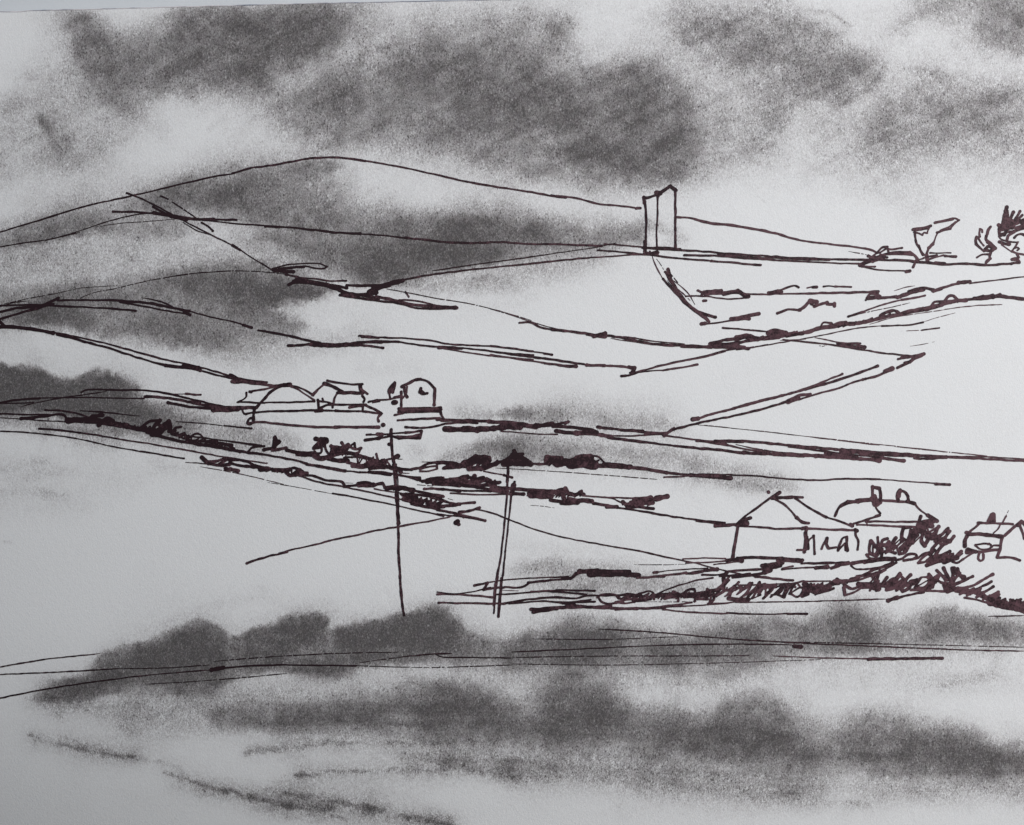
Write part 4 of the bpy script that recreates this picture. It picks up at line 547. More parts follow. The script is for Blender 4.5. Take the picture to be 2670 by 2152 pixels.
# foreground row
LV[0] = 1.06
smudge(.09, 30, 'I 300 560 1000 480 1900 420 2154 420 R 0 1100 900 1100 1100 1020 1900 1000 2300 1000 2300 1200 1900 1160 1000 1160 400 1130 0 1180 I 1500 520 900 640 500 640')
smudge(.70, 6, 'I 110 555 190 500 260 480 370 450 410 380 500 330 600 310 700 260 780 230 835 205 880 230 930 250 960 290 1010 290 1060 260 1130 240 1200 200 1350 185 1380 220 1385 255 1420 250 1480 235 1560 220 1650 200 1750 180 1830 155 1890 165 1930 210 1970 260 2050 310 2154 330 2154 420 1900 400 1500 425 1450 460 1300 460 1150 430 900 500 780 530 560 510 440 540 380 570 200 572', warp=.2)
smudge(.46, 8, 'I 250 500 420 440 600 330 780 255 860 250 880 330 900 420 700 440 500 470 400 540 200 540', warp=.3); smudge(.42, 7, 'I 1020 300 1200 225 1345 205 1360 290 1250 350 1050 380', warp=.3); smudge(.40, 9, 'I 1430 280 1600 235 1830 170 1920 230 1940 330 1800 350 1500 345 1430 330', warp=.3); rub(.3, 8, 'I 1000 400 1300 400 1700 380')
rub(.6, 6, 'I 970 290 960 340 965 390', erase=True, warp=.1); rub(.5, 6, 'I 1395 260 1392 310 1400 350', erase=True, warp=.1); rub(.45, 9, 'I 1220 440 1320 440 1420 445', warp=.15)
smudge(.44, 8, 'R -60 980 0 950 150 900 260 860 420 855 500 890 700 930 850 890 1000 870 1100 855 1220 900 1260 850 1320 812 1400 800 1480 810 1540 860 1600 900 1750 822 1850 815 1950 860 2154 880 2400 880 2400 990 2154 980 1900 960 1700 1000 1500 1020 1200 1010 1000 1060 900 1110 600 1080 300 1100 -60 1095', warp=.25)
smudge(.50, 9, 'R -60 970 100 930 250 880 450 900 520 960 400 1060 200 1085 -60 1080', warp=.3); smudge(.42, 9, 'R 820 920 1000 880 1110 858 1150 900 1050 980 930 1080 700 1065 560 1040 760 980', warp=.3); smudge(.38, 9, 'R 1280 850 1400 805 1500 840 1560 920 1500 985 1350 940', warp=.3); smudge(.22, 9, 'R 1700 920 1800 850 2000 890 2200 910 2200 960 1800 960', warp=.3); rub(.2, 12, 'R 500 1000 700 1030')
rub(.45, 10, 'R 1590 950 1640 930 1720 950', erase=True, warp=.1); rub(.4, 11, 'R 560 890 680 920 760 900', erase=True); rub(.3, 6, 'R 1600 900 1750 850 1860 830', warp=.1)
# second row
LV[0] = .90
smudge(.47, 11, 'R 0 1215 60 1200 140 1165 200 1118 330 1105 420 1135 470 1200 560 1240 640 1230 760 1270 850 1250 900 1190 1000 1158 1100 1170 1180 1230 1220 1280 1380 1330 1420 1290 1480 1262 1600 1262 1650 1290 1800 1310 2000 1340 2060 1390 2154 1400 2400 1410 2400 1560 2154 1550 1900 1560 1700 1560 1500 1530 1250 1530 1150 1520 900 1470 700 1430 400 1440 200 1430 0 1400 I 2154 760 1900 725 1600 690 1200 700 900 690 870 640 880 600 1100 580 1300 560 1500 530 1700 490 1850 470 2050 490', warp=.35)
smudge(.42, 9, 'R 0 1240 100 1190 250 1125 400 1160 500 1240 540 1290 400 1400 150 1415 0 1390 I 2154 720 1900 690 1500 670 1100 680 1000 640 1100 615 1400 590 1450 610 1700 550 1900 500 2050 545', warp=.4)
smudge(.16, 14, 'R 860 1230 1000 1175 1130 1190 1190 1280 1150 1400 1100 1470 960 1450 880 1380', warp=.4); smudge(.40, 9, 'R 1410 1310 1550 1270 1640 1300 1900 1340 2050 1400 2300 1430 2300 1500 1950 1500 1700 1500 1450 1490 1380 1400', warp=.4); smudge(.20, 12, 'R 550 1260 850 1300 860 1400 560 1400', warp=.4)
rub(.3, 13, 'R 1240 1260 1330 1320', erase=True); rub(.35, 4, 'R 1420 1410 1460 1350 1550 1310', warp=0); rub(.3, 16, 'R 200 1350 350 1330 480 1360'); rub(.25, 12, 'I 900 600 1100 640 1300 650')
smudge(.30, 11, 'R 0 1430 400 1440 800 1480 1150 1530 1300 1590 1200 1640 900 1610 600 1580 300 1550 0 1560 I 2154 900 1900 880 1700 780 1900 730 2154 760', warp=.4, rough=.9)
smudge(.18, 13, 'R 1200 1540 1700 1560 2300 1560 2300 1630 1900 1600 1500 1600', warp=.4, rough=.7); smudge(.20, 14, 'I 420 580 560 540 900 510 1250 500 1320 540 950 620 900 700 620 730 500 690', warp=.4, rough=1); rub(.2, 12, 'I 200 590 380 600 560 700', rough=1)
rub(.22, 9, 'R 1640 1160 1800 1140 2020 1110', rough=1); rub(.14, 12, 'R 420 1160 600 1140 900 1130', rough=.8)
rub(.36, 6, 'I 1040 790 1200 765 1380 745 1600 735 1850 735', rough=1); rub(.40, 6, 'I 1240 880 1300 870 1420 860 1600 850 1800 845', rough=1); rub(.30, 9, 'I 1260 890 1290 870 1370 870', rough=1); rub(.28, 12, 'I 1850 810 2000 860 2154 880', rough=1); rub(.3, 7, 'R 0 1460 150 1480 200 1540', rough=1); rub(.26, 6, 'R 380 1500 520 1540 760 1570 900 1610', rough=1)
rub(.08, 18, 'Z 1300 1700 1500 1690 1800 1680 2000 1660', rough=.6); smudge(.12, 14, 'R 2000 1560 2300 1540 2300 1700 2154 1690', rough=.5); rub(.2, 6, 'R 2060 1400 2160 1385', warp=.1)
rub(.42, 5, 'I 125 705 200 735 330 765 430 785 560 800', rough=1, warp=.05); rub(.24, 8, 'I 540 800 660 820 760 840', rough=1, warp=.1); rub(.48, 4.5, 'I 690 865 780 890 850 915 950 940', rough=1, warp=.05)
rub(.50, 8, 'I 940 935 1060 970 1200 1000 1400 1010', rough=1, warp=.05); rub(.48, 7, 'I 1120 935 1300 960 1500 1000 1700 1040 1900 1090', rough=1, warp=.05); rub(.34, 7, 'I 1200 1000 1350 1030 1450 1060', rough=1, warp=.05)
rub(.3, 3, 'I 515 962 545 955', warp=0); rub(.14, 3, 'I 560 960 680 970', warp=0)
# second pass: deeper and wider rubbing
smudge(.34, 14, 'Q 300 120 420 130 560 190 700 200 860 240 840 360 760 380 640 400 560 420 420 420 340 340 330 240'); rub(.28, 16, 'Q 270 80 340 90 400 150 420 220'); smudge(.16, 24, 'Q 180 120 320 60 440 160 380 300 260 260')
smudge(.22, 16, 'Q 1000 30 1500 10 1560 60 1400 200 1200 300 1060 330'); smudge(.22, 22, 'Q 1180 480 1400 560 1650 600 1500 640 1260 600'); smudge(.20, 20, 'Q 1560 240 1900 140 2154 130 T 260 80 T 300 260 T 0 300 Q 1900 300')
smudge(.26, 16, 'T 300 280 640 260 760 420 800 580 700 740 500 770 360 700 500 560 420 420'); smudge(.14, 26, 'T 560 560 800 560 960 620 900 760 640 800')
smudge(.18, 22, 'T 780 120 1000 60 1300 120 1500 260 1520 360 1300 440 1000 400', rough=.4); smudge(.16, 20, 'T 960 480 1180 460 1120 640 980 700'); smudge(.15, 22, 'T 1440 500 1700 340 2154 330 2300 340 2300 680 1900 680 1600 740', rough=.4); smudge(.24, 13, 'T 1640 0 2300 -20 2300 200 2100 200 1900 90 1700 60')
LV[0] = 1.15
smudge(.24, 14, 'Q 1000 830 1400 860 2154 910 T 560 960 T 500 1030 Q 2154 1090 1600 1180 1300 1110 1050 990'); smudge(.26, 9, 'Q 200 930 520 840 900 760 1200 710 1100 790 900 900 560 900 200 990')
smudge(.28, 10, 'Q -60 1240 250 1210 620 1150 960 1110 1300 1140 1400 1210 1150 1260 700 1230 300 1290 -60 1320'); smudge(.26, 14, 'Q -60 1290 300 1300 700 1320 1200 1360 1000 1430 500 1410 120 1370 -60 1370'); rub(.2, 26, 'Q 40 1010 250 960 420 910')
rub(.30, 10, 'Q 1480 1180 1600 1190 1760 1160 1900 1130')
LV[0] = 1.0
smudge(.34, 8, 'Q -60 1540 0 1535 120 1560 300 1600 480 1580 560 1620 640 1700 700 1760 500 1770 200 1730 -60 1740', warp=.3); smudge(.20, 12, 'Z -60 840 440 880 600 930 640 960 400 940 -60 900'); smudge(.22, 10, 'Z 1160 1200 1340 1205 1520 1228 1500 1245 1160 1245')
smudge(.30, 11, 'R 480 940 850 900 1200 900 1600 920 1560 1010 1200 1020 940 1080 560 1060', warp=.4); smudge(.26, 10, 'R -60 960 240 880 460 900 700 960 640 1070 -60 1090', warp=.4); smudge(.22, 12, 'R 1560 920 1900 860 2300 900 2300 980 1700 1000', warp=.4)
smudge(.42, 14, 'R 480 1250 860 1280 1200 1330 1440 1380 1400 1490 1180 1500 860 1450 500 1430', warp=.4); smudge(.14, 16, 'R 820 1250 1160 1220 1240 1320 1200 1480 900 1440'); smudge(.22, 12, 'R 1380 1340 2300 1440 2300 1560 1500 1540'); smudge(.24, 14, 'I 900 610 1500 560 2050 520 2154 560 2154 730 1500 690 950 690')
smudge(.20, 13, 'R -60 1440 500 1450 1150 1520 1400 1580 1250 1650 800 1620 300 1570 -60 1560', rough=.8); smudge(.14, 14, 'R 1250 1560 2300 1570 2300 1650 1500 1620', rough=.7); rub(.26, 9, 'R 1150 1600 1300 1640 1500 1640', rough=.9)
rub(.30, 9, 'I 1040 780 1300 745 1700 730 2000 745', rough=.8); rub(.28, 9, 'I 1260 880 1500 860 1900 850', rough=.8); rub(.26, 20, 'I 1700 800 2000 830 2154 850', rough=.8); rub(.30, 15, 'I 160 720 330 760 560 800', rough=.8); rub(.34, 15, 'I 750 890 1000 950 1200 990', rough=.8); rub(.34, 17, 'I 1200 960 1500 1010 1900 1080', rough=.8); rub(.14, 20, 'I 1100 980 1400 1040 1700 1080', rough=.8)
rub(.20, 16, 'I 200 560 420 590 700 640', rough=.9)
LV[0] = 1.1
smudge(.34, 10, 'Z -60 830 200 830 350 860 420 890 400 920 300 900 150 880 -60 880', warp=.3); rub(.3, 10, 'Z 300 900 420 925 560 950'); smudge(.3, 11, 'Z -60 770 120 800 280 800 300 840 150 850 -60 850', warp=.3)
smudge(.30, 12, 'Q 1450 1020 1800 1010 2154 1020 T 100 1060 Q 1850 1130 1560 1190 1440 1120', warp=.3); smudge(.26, 10, 'Q 700 820 1000 740 1200 710 1150 780 950 880 760 880', warp=.3); smudge(.26, 12, 'Q -60 1300 200 1290 260 1360 60 1370 -60 1360'); smudge(.22, 12, 'Q 820 1200 1350 1190 1300 1250 900 1290')
rub(.28, 16, 'Q 1000 120 1250 100'); rub(.24, 18, 'Q 1650 330 1900 290 2100 340'); rub(.26, 16, 'T 240 620 400 660 560 620'); rub(.26, 13, 'Q 440 380 540 440'); rub(.25, 16, 'T 1020 240 1240 260'); rub(.22, 18, 'T 1700 460 2000 430')
smudge(.14, 14, 'I 1200 560 1800 520 2154 560 2154 700 1600 670 1100 660'); smudge(.26, 13, 'R 120 1180 360 1140 460 1260 360 1380 120 1390')
LV[0] = 1.0
smudge(.15, 26, 'Q 940 300 1300 240 1700 80 2154 20 T 200 60 T 0 160 Q 1800 240 1400 380 1180 460 1000 440'); smudge(.12, 26, 'Q 80 300 300 260 420 420 560 560 400 720 160 740 40 560'); smudge(.12, 26, 'T 760 300 980 300 1000 640 840 760 700 800 780 560'); smudge(.12, 28, 'T 1200 440 1560 380 1640 560 1460 760 1240 700')
rub(.3, 7, 'Q 170 470 200 530 230 590 245 640', warp=.2); rub(.26, 5, 'Q 285 640 240 690 170 728', warp=.1); rub(.3, 6, 'T 740 5 670 60 790 95 700 170 800 220', warp=.3); rub(.26, 5, 'T 850 130 950 130 880 165', warp=.2)
# stray marks and grubby patches
smudge(.06, 30, 'Z -60 950 200 960 320 1020 160 1080 -60 1080', rough=.6)
rub(.14, 9, 'Z 0 985 60 980 100 978', rough=1); rub(.14, 10, 'Z 0 1035 70 1035 130 1040', rough=1); rub(.08, 14, 'Z 320 985 440 1000 560 1010', rough=1); rub(.25, 4, 'Z 10 1140 24 1138', warp=0); rub(.10, 9, 'Z 0 1005 90 1000 160 990', rough=1)
rub(.08, 9, 'Z 300 1330 400 1280 560 1250', rough=1); rub(.05, 14, 'Z 1080 1150 1180 1160 1300 1150'); rub(.10, 5, 'Z 520 1230 560 1235', rough=1); rub(.06, 16, 'Z 760 780 880 770')
#TONE_END
def blur(a, sx, sy):
    """rub the pigment about: gaussian spread, in mm"""
    pad = 60; b = np.pad(a, pad, mode='edge'); f = np.fft.rfft2(b)
    ky = np.fft.fftfreq(b.shape[0])[:, None]; kx = np.fft.rfftfreq(b.shape[1])[None, :]
    f *= np.exp(-2 * math.pi ** 2 * ((sx / C_ * kx) ** 2 + (sy / C_ * ky) ** 2))
    return np.fft.irfft2(f, s=b.shape)[pad:-pad, pad:-pad]
low = np.clip((PY - 1560) / 160, 0, 1); high = np.clip((620 - PY) / 160, 0, 1)
B1, B2, B3 = blur(TONE, 20, 20), blur(TONE, 46, 40), blur(TONE, 95, 70)
m1 = np.clip(.62 + 1.3 * fbm(PX / 170, PY / 130, 121, 3), .12, 1)
m2 = np.clip(.10 + .45 * high + 1.4 * fbm(PX / 210, PY / 170, 131, 3), 0, .85)
keep = 1 - np.clip(ROUGH * 2.2, 0, .85) * np.where(PY > 1500, 1, .6)
row = np.exp(-((PY - 1640) / 110) ** 2) * np.clip((1500 - PX) / 400, 0, 1)
m1 = np.clip(m1 + .35 * low, 0, 1) * keep * (1 - .65 * row); m2 = m2 * keep * (1 - .8 * row)
T0 = TONE
TONE = T0 * (1 - m1) + B1 * m1
TONE = TONE * (1 - m2) + B2 * m2
TONE = 1 - (1 - TONE) * (1 - (.20 + .08 * high - .08 * low) * B3 * np.clip((PX + 100) / 700, .25, 1))
TONE *= .93 + .30 * TONE + .05 * low
_a = math.radians(-27); _u = PX * math.cos(_a) + PY * math.sin(_a); _v = -PX * math.sin(_a) + PY * math.cos(_a)
streak = fbm(_u / 170, _v / 20, 101, 4) * np.clip((760 - PY) / 300, 0, 1) + fbm(PX / 150, PY / 16, 111, 4) * np.clip((PY - 1600) / 200, 0, 1) * .8
TONE += streak * .17 * np.clip(TONE * 2, 0, 1)
TONE += (fbm(PX / 70, PY / 60, 9, 4) * .24 + fbm(PX / 26, PY / 26, 31, 3) * .20) * np.clip(TONE * 1.6, 0, 1) * np.clip(1.55 - TONE, .3, 1)
TONE += .018 + .03 * np.clip(fbm(PX / 200, PY / 200, 77, 4), 0, 1)
TONE = np.clip(TONE, 0, 1)

# ------------------------------------------------------------------ materials
def new_mat(name):
    m = bpy.data.materials.new(name); m.use_nodes = True
    nt = m.node_tree; nt.nodes.clear()
    out = nt.nodes.new('ShaderNodeOutputMaterial'); b = nt.nodes.new('ShaderNodeBsdfPrincipled')
    nt.links.new(b.outputs[0], out.inputs[0]); return m, nt, b
def N(nt, t, **k):
    n = nt.nodes.new(t)
    for a, v in k.items(): setattr(n, a, v)
    return n
def M2(nt, op, a, b=None, c=None):
    n = N(nt, 'ShaderNodeMath', operation=op)
    for i, v in enumerate((a, b, c)):
        if v is None: continue
        if isinstance(v, (int, float)): n.inputs[i].default_value = v
        else: nt.links.new(v, n.inputs[i])
    return n.outputs[0]
def noise(nt, vec, scale, detail=2, rough=.5):
    n = N(nt, 'ShaderNodeTexNoise'); n.inputs['Scale'].default_value = scale
    n.inputs['Detail'].default_value = detail; n.inputs['Roughness'].default_value = rough
    nt.links.new(vec, n.inputs['Vector']); return n

def paper_material():
    m, nt, b = new_mat('drawing_paper_with_charcoal')
    pos = N(nt, 'ShaderNodeNewGeometry').outputs['Position']
    mp = N(nt, 'ShaderNodeMapping'); mp.inputs['Rotation'].default_value = (0, .35, 0); mp.inputs['Scale'].default_value = (1.35, 1, .85)
    nt.links.new(pos, mp.inputs['Vector']); v = mp.outputs[0]
    at = N(nt, 'ShaderNodeAttribute', attribute_name='charcoal').outputs['Fac']
    rg = N(nt, 'ShaderNodeAttribute', attribute_name='tooth').outputs['Fac']
    n1 = noise(nt, v, 115, 2.5, .65).outputs[0]; n2 = noise(nt, v, 300, 1.5, .6).outputs[0]; n3 = noise(nt, pos, 26, 3, .55).outputs[0]
    g1 = M2(nt, 'SUBTRACT', n1, .5); g2 = M2(nt, 'SUBTRACT', n2, .5); g3 = M2(nt, 'SUBTRACT', n3, .5)
    g = M2(nt, 'ADD', M2(nt, 'MULTIPLY', g1, .95), M2(nt, 'ADD', M2(nt, 'MULTIPLY', g2, 1.7), M2(nt, 'MULTIPLY', g3, .35)))
    # pigment catches on the tooth of the paper where it is half covered
    amp = M2(nt, 'MULTIPLY', M2(nt, 'MINIMUM', M2(nt, 'MULTIPLY', at, 3.0), 1.0), M2(nt, 'SUBTRACT', 1.15, M2(nt, 'MULTIPLY', at, .50)))
    amp = M2(nt, 'MULTIPLY', amp, M2(nt, 'ADD', .66, M2(nt, 'MULTIPLY', rg, 1.2)))
    t = M2(nt, 'ADD', at, M2(nt, 'MULTIPLY', g, amp))
    n5 = noise(nt, v, 210, 1, .5).outputs[0]
    sp = M2(nt, 'MULTIPLY', M2(nt, 'MAXIMUM', M2(nt, 'SUBTRACT', n5, .60), 0.0), 3.2)
    hl = M2(nt, 'MULTIPLY', M2(nt, 'MAXIMUM', M2(nt, 'SUBTRACT', .38, n5), 0.0), 2.2)
    t = M2(nt, 'ADD', t, M2(nt, 'MULTIPLY', M2(nt, 'SUBTRACT', sp, hl), M2(nt, 'MINIMUM', M2(nt, 'MULTIPLY', at, 2.5), 1.0)))
    t = M2(nt, 'ADD', t, M2(nt, 'MULTIPLY', g2, .03))
    t = M2(nt, 'MINIMUM', M2(nt, 'MAXIMUM', t, 0.0), 1.08)
    val = M2(nt, 'POWER', M2(nt, 'SUBTRACT', 1.0, M2(nt, 'MULTIPLY', t, .60)), 2.2)
    tint = N(nt, 'ShaderNodeMix', data_type='RGBA')
    nt.links.new(t, tint.inputs[0]); tint.inputs[6].default_value = (.765, .782, .80, 1); tint.inputs[7].default_value = (.84, .795, .815, 1)
    # faint violet and greenish drift in the rubbed pigment
    n4 = noise(nt, pos, 55, 1.5, .5).outputs['Color']
    drift = N(nt, 'ShaderNodeMix', data_type='RGBA', blend_type='SOFT_LIGHT')
    nt.links.new(M2(nt, 'ADD', .02, M2(nt, 'MULTIPLY', t, .16)), drift.inputs[0]); nt.links.new(tint.outputs[2], drift.inputs[6]); nt.links.new(n4, drift.inputs[7])
    mul = N(nt, 'ShaderNodeVectorMath', operation='SCALE'); nt.links.new(drift.outputs[2], mul.inputs[0]); nt.links.new(val, mul.inputs['Scale'])
    nt.links.new(mul.outputs[0], b.inputs['Base Color'])
    b.inputs['Roughness'].default_value = .92; b.inputs['Specular IOR Level'].default_value = .12
    bump = N(nt, 'ShaderNodeBump'); bump.inputs['Strength'].default_value = .35; bump.inputs['Distance'].default_value = .0011
    hgt = M2(nt, 'ADD', M2(nt, 'MULTIPLY', n1, .8), n2)
    nt.links.new(hgt, bump.inputs['Height']); nt.links.new(bump.outputs[0], b.inputs['Normal'])
    return m
def ink_material():
    m, nt, b = new_mat('brown_black_pen_ink')
    pos = N(nt, 'ShaderNodeNewGeometry').outputs['Position']
    n1 = M2(nt, 'ADD', M2(nt, 'MULTIPLY', noise(nt, pos, 60, 2, .6).outputs[0], .5), M2(nt, 'MULTIPLY', noise(nt, pos, 230, 1.5, .6).outputs[0], .5))
    sx = N(nt, 'ShaderNodeSeparateXYZ'); nt.links.new(pos, sx.inputs[0])
    at = N(nt, 'ShaderNodeAttribute', attribute_name='charcoal').outputs['Fac']
    st_ = N(nt, 'ShaderNodeAttribute', attribute_name='tooth').outputs['Fac']
    f = M2(nt, 'ADD', M2(nt, 'MULTIPLY', M2(nt, 'SUBTRACT', n1, .46), 4.2), M2(nt, 'MULTIPLY', sx.outputs[0], .27))
    f = M2(nt, 'SUBTRACT', f, M2(nt, 'MULTIPLY', at, .6))
    f = M2(nt, 'MINIMUM', M2(nt, 'MAXIMUM', M2(nt, 'ADD', M2(nt, 'ADD', f, M2(nt, 'MULTIPLY', st_, .75)), .02), 0.0), 1.0)
    mx = N(nt, 'ShaderNodeMix', data_type='RGBA'); nt.links.new(f, mx.inputs[0])
    mx.inputs[6].default_value = (.019, .0085, .0120, 1); mx.inputs[7].default_value = (.100, .050, .062, 1)
    nt.links.new(mx.outputs[2], b.inputs['Base Color'])
    b.inputs['Roughness'].default_value = .7; b.inputs['Specular IOR Level'].default_value = .2
    return m
PAPER, INK = paper_material(), ink_material()

# ------------------------------------------------------------------ ink strokes -> ribbons lying on the sheet
def tone_at(p):
    i = np.clip(((p[:, 0] - gx[0]) / C_).astype(int), 0, NX - 1); j = np.clip(((p[:, 1] - gy[0]) / C_).astype(int), 0, NY - 1)
    return TONE[j, i]
def catmull(P, step=3.5):
    if len(P) < 3:
        n = max(2, int(np.hypot(*(P[1] - P[0])) / step) + 1)
        return P[0] + (P[1] - P[0]) * np.linspace(0, 1, n)[:, None]
    Q = np.vstack([2 * P[0] - P[1], P, 2 * P[-1] - P[-2]]); out = []
    for i in range(1, len(Q) - 2):
        p0, p1, p2, p3 = Q[i - 1:i + 3]
        d = lambda a, b: max(np.hypot(*(b - a)), 1e-3) ** .5
        t0 = 0; t1 = t0 + d(p0, p1); t2 = t1 + d(p1, p2); t3 = t2 + d(p2, p3)
        n = max(2, int(np.hypot(*(p2 - p1)) / step) + 1)
        t = np.linspace(t1, t2, n, endpoint=False)[:, None]
        A1 = (t1 - t) / (t1 - t0) * p0 + (t - t0) / (t1 - t0) * p1
        A2 = (t2 - t) / (t2 - t1) * p1 + (t - t1) / (t2 - t1) * p2
        A3 = (t3 - t) / (t3 - t2) * p2 + (t - t2) / (t3 - t2) * p3
        B1 = (t2 - t) / (t2 - t0) * A1 + (t - t0) / (t2 - t0) * A2
        B2 = (t3 - t) / (t3 - t1) * A2 + (t - t1) / (t3 - t1) * A3
        out.append((t2 - t) / (t2 - t1) * B1 + (t - t1) / (t2 - t1) * B2)
    out.append(P[-1:]); return np.vstack(out)
SEED = [0]; LAYER = [0]
PEN = {'F': 1.17, 'E': 1.12, 'G': 1.04, 'D': .95, 'H': .95}      # how thickly each passage was drawn
def strokes_of(s):
    """split a stroke where the pen turns a sharp corner"""
    w, P = parse(s); w *= .94 * PEN.get(s.split()[1], 1.0)
    cut = [0]
    for i in range(1, len(P) - 1):
        a, b = P[i] - P[i - 1], P[i + 1] - P[i]; la, lb = np.hypot(*a), np.hypot(*b)
        if min(la, lb) > 1.1 * w and (a @ b) / max(la * lb, 1e-6) < .38: cut.append(i)
    cut.append(len(P) - 1)
    return [(w, P[i:j + 1]) for i, j in zip(cut[:-1], cut[1:]) if j > i]
def ribbon(w, P):
    """one pen stroke -> (points px, offsets, faces)"""
    L = catmull(P); SEED[0] += 1; sd = SEED[0] * 13.7
    LAYER[0] = (LAYER[0] + 1) % 60
    L = L + np.stack([vnoise(np.arange(len(L)) / 5 + sd, L[:, 0] * 0, 3), vnoise(np.arange(len(L)) / 5 + sd, L[:, 0] * 0, 4)], -1) * min(1.8, w * .3)
    T = np.gradient(L, axis=0); T /= np.maximum(np.hypot(T[:, 0], T[:, 1]), 1e-6)[:, None]
    NR = np.stack([-T[:, 1], T[:, 0]], -1)
    k = np.arange(len(L))
    thin = w < 3.4
    j = .30 if thin else .16
    hw = w * .5 * (1 + j * 2 * vnoise(k / 2.6 + sd, k * 0., 8) + j * 1.1 * vnoise(k / 14. + sd, k * 0., 12))
    hw = np.maximum(hw, .55)
    n_end = np.minimum(k, len(L) - 1 - k)
    hw *= 1 + .35 * vnoise(k / 40. + sd, k * 0., 15) + .16 * np.exp(-n_end / 1.8)
    if thin: hw *= np.clip(.45 + n_end / 14., 0, 1)
    V, F = [], []
    off0 = .00035 + LAYER[0] * .000012
    left, right = L + NR * hw[:, None], L - NR * hw[:, None]
    V = np.empty((len(L) * 2, 2)); V[0::2] = left; V[1::2] = right
    offs = off0 + np.repeat(k, 2) * 4e-7
    gap = np.zeros(len(L), bool)
    if w < 2.7: gap = vnoise(k / 1.1 + sd, k * 0., 21) > .36
    for i in range(len(L) - 1):
        if gap[i]: continue
        F.append((2 * i, 2 * i + 1, 2 * i + 3, 2 * i + 2))
    V = list(map(tuple, V)); offs = list(offs)
    if w > 2.2:                                  # rounded ends
        for c, tdir, r in ((L[0], -T[0], hw[0]), (L[-1], T[-1], hw[-1])):
            nd = np.array([-tdir[1], tdir[0]]); b0 = len(V); V.append(tuple(c)); offs.append(offs[0] if c is L[0] else offs[len(L) * 2 - 1])
            for a in np.linspace(-90, 90, 7):
                a = math.radians(a); q = c + (tdir * math.cos(a) + nd * math.sin(a)) * r
                V.append(tuple(q)); offs.append(offs[b0])
            for q in range(6): F.append((b0, b0 + 1 + q, b0 + 2 + q))
    return np.array(V), np.array(offs), F

# ------------------------------------------------------------------ hand out the sheet's cells
cx = (PX[:-1, :-1] + PX[1:, 1:]) / 2; cy = (PY[:-1, :-1] + PY[1:, 1:]) / 2
OWN = np.zeros(cx.shape, int)
rag = 3.0 * fbm(cx / 12, cy / 12, 90, 2)
for d in PIECES:
    for s in d['polys']:
        _, p = parse(s, False)
        i0, i1 = np.searchsorted(gx, [p[:, 0].min() - 8, p[:, 0].max() + 8]); j0, j1 = np.searchsorted(gy, [p[:, 1].min() - 8, p[:, 1].max() + 8])
        i1, j1 = min(i1, cx.shape[1]), min(j1, cx.shape[0])
        X, Y = cx[j0:j1, i0:i1], cy[j0:j1, i0:i1]
        ins = np.zeros(X.shape, bool); n = len(p)
        for i in range(n):
            a, b = p[i], p[(i + 1) % n]
            if abs(b[1] - a[1]) > 1e-9:
                ins ^= ((a[1] <= Y) != (b[1] <= Y)) & (X < a[0] + (Y - a[1]) * (b[0] - a[0]) / (b[1] - a[1]))
        OWN[j0:j1, i0:i1][ins] = d['id']
GRID3 = surf(PX, PY)

def mesh_from(name, V3, faces_q, faces_any, mats, matidx, attr, attr2):
    me = bpy.data.meshes.new(name)
    loops = np.concatenate([np.asarray(faces_q).ravel()] + [np.asarray(f) for f in faces_any]).astype(np.int32) if len(faces_any) else np.asarray(faces_q).ravel().astype(np.int32)
    sizes = np.concatenate([np.full(len(faces_q), 4), np.array([len(f) for f in faces_any], int)]).astype(np.int32)
    starts = np.concatenate([[0], np.cumsum(sizes)[:-1]]).astype(np.int32)
    me.vertices.add(len(V3)); me.vertices.foreach_set('co', V3.astype(np.float32).ravel())
    me.loops.add(len(loops)); me.loops.foreach_set('vertex_index', loops)
    me.polygons.add(len(sizes)); me.polygons.foreach_set('loop_start', starts); me.polygons.foreach_set('loop_total', sizes)
    me.polygons.foreach_set('material_index', matidx.astype(np.int32))
    for m in mats: me.materials.append(m)
    for nm, a in (('charcoal', attr), ('tooth', attr2)):
        A = me.attributes.new(nm, 'FLOAT', 'POINT'); A.data.foreach_set('value', a.astype(np.float32))
    me.update(calc_edges=True); me.validate(); return me

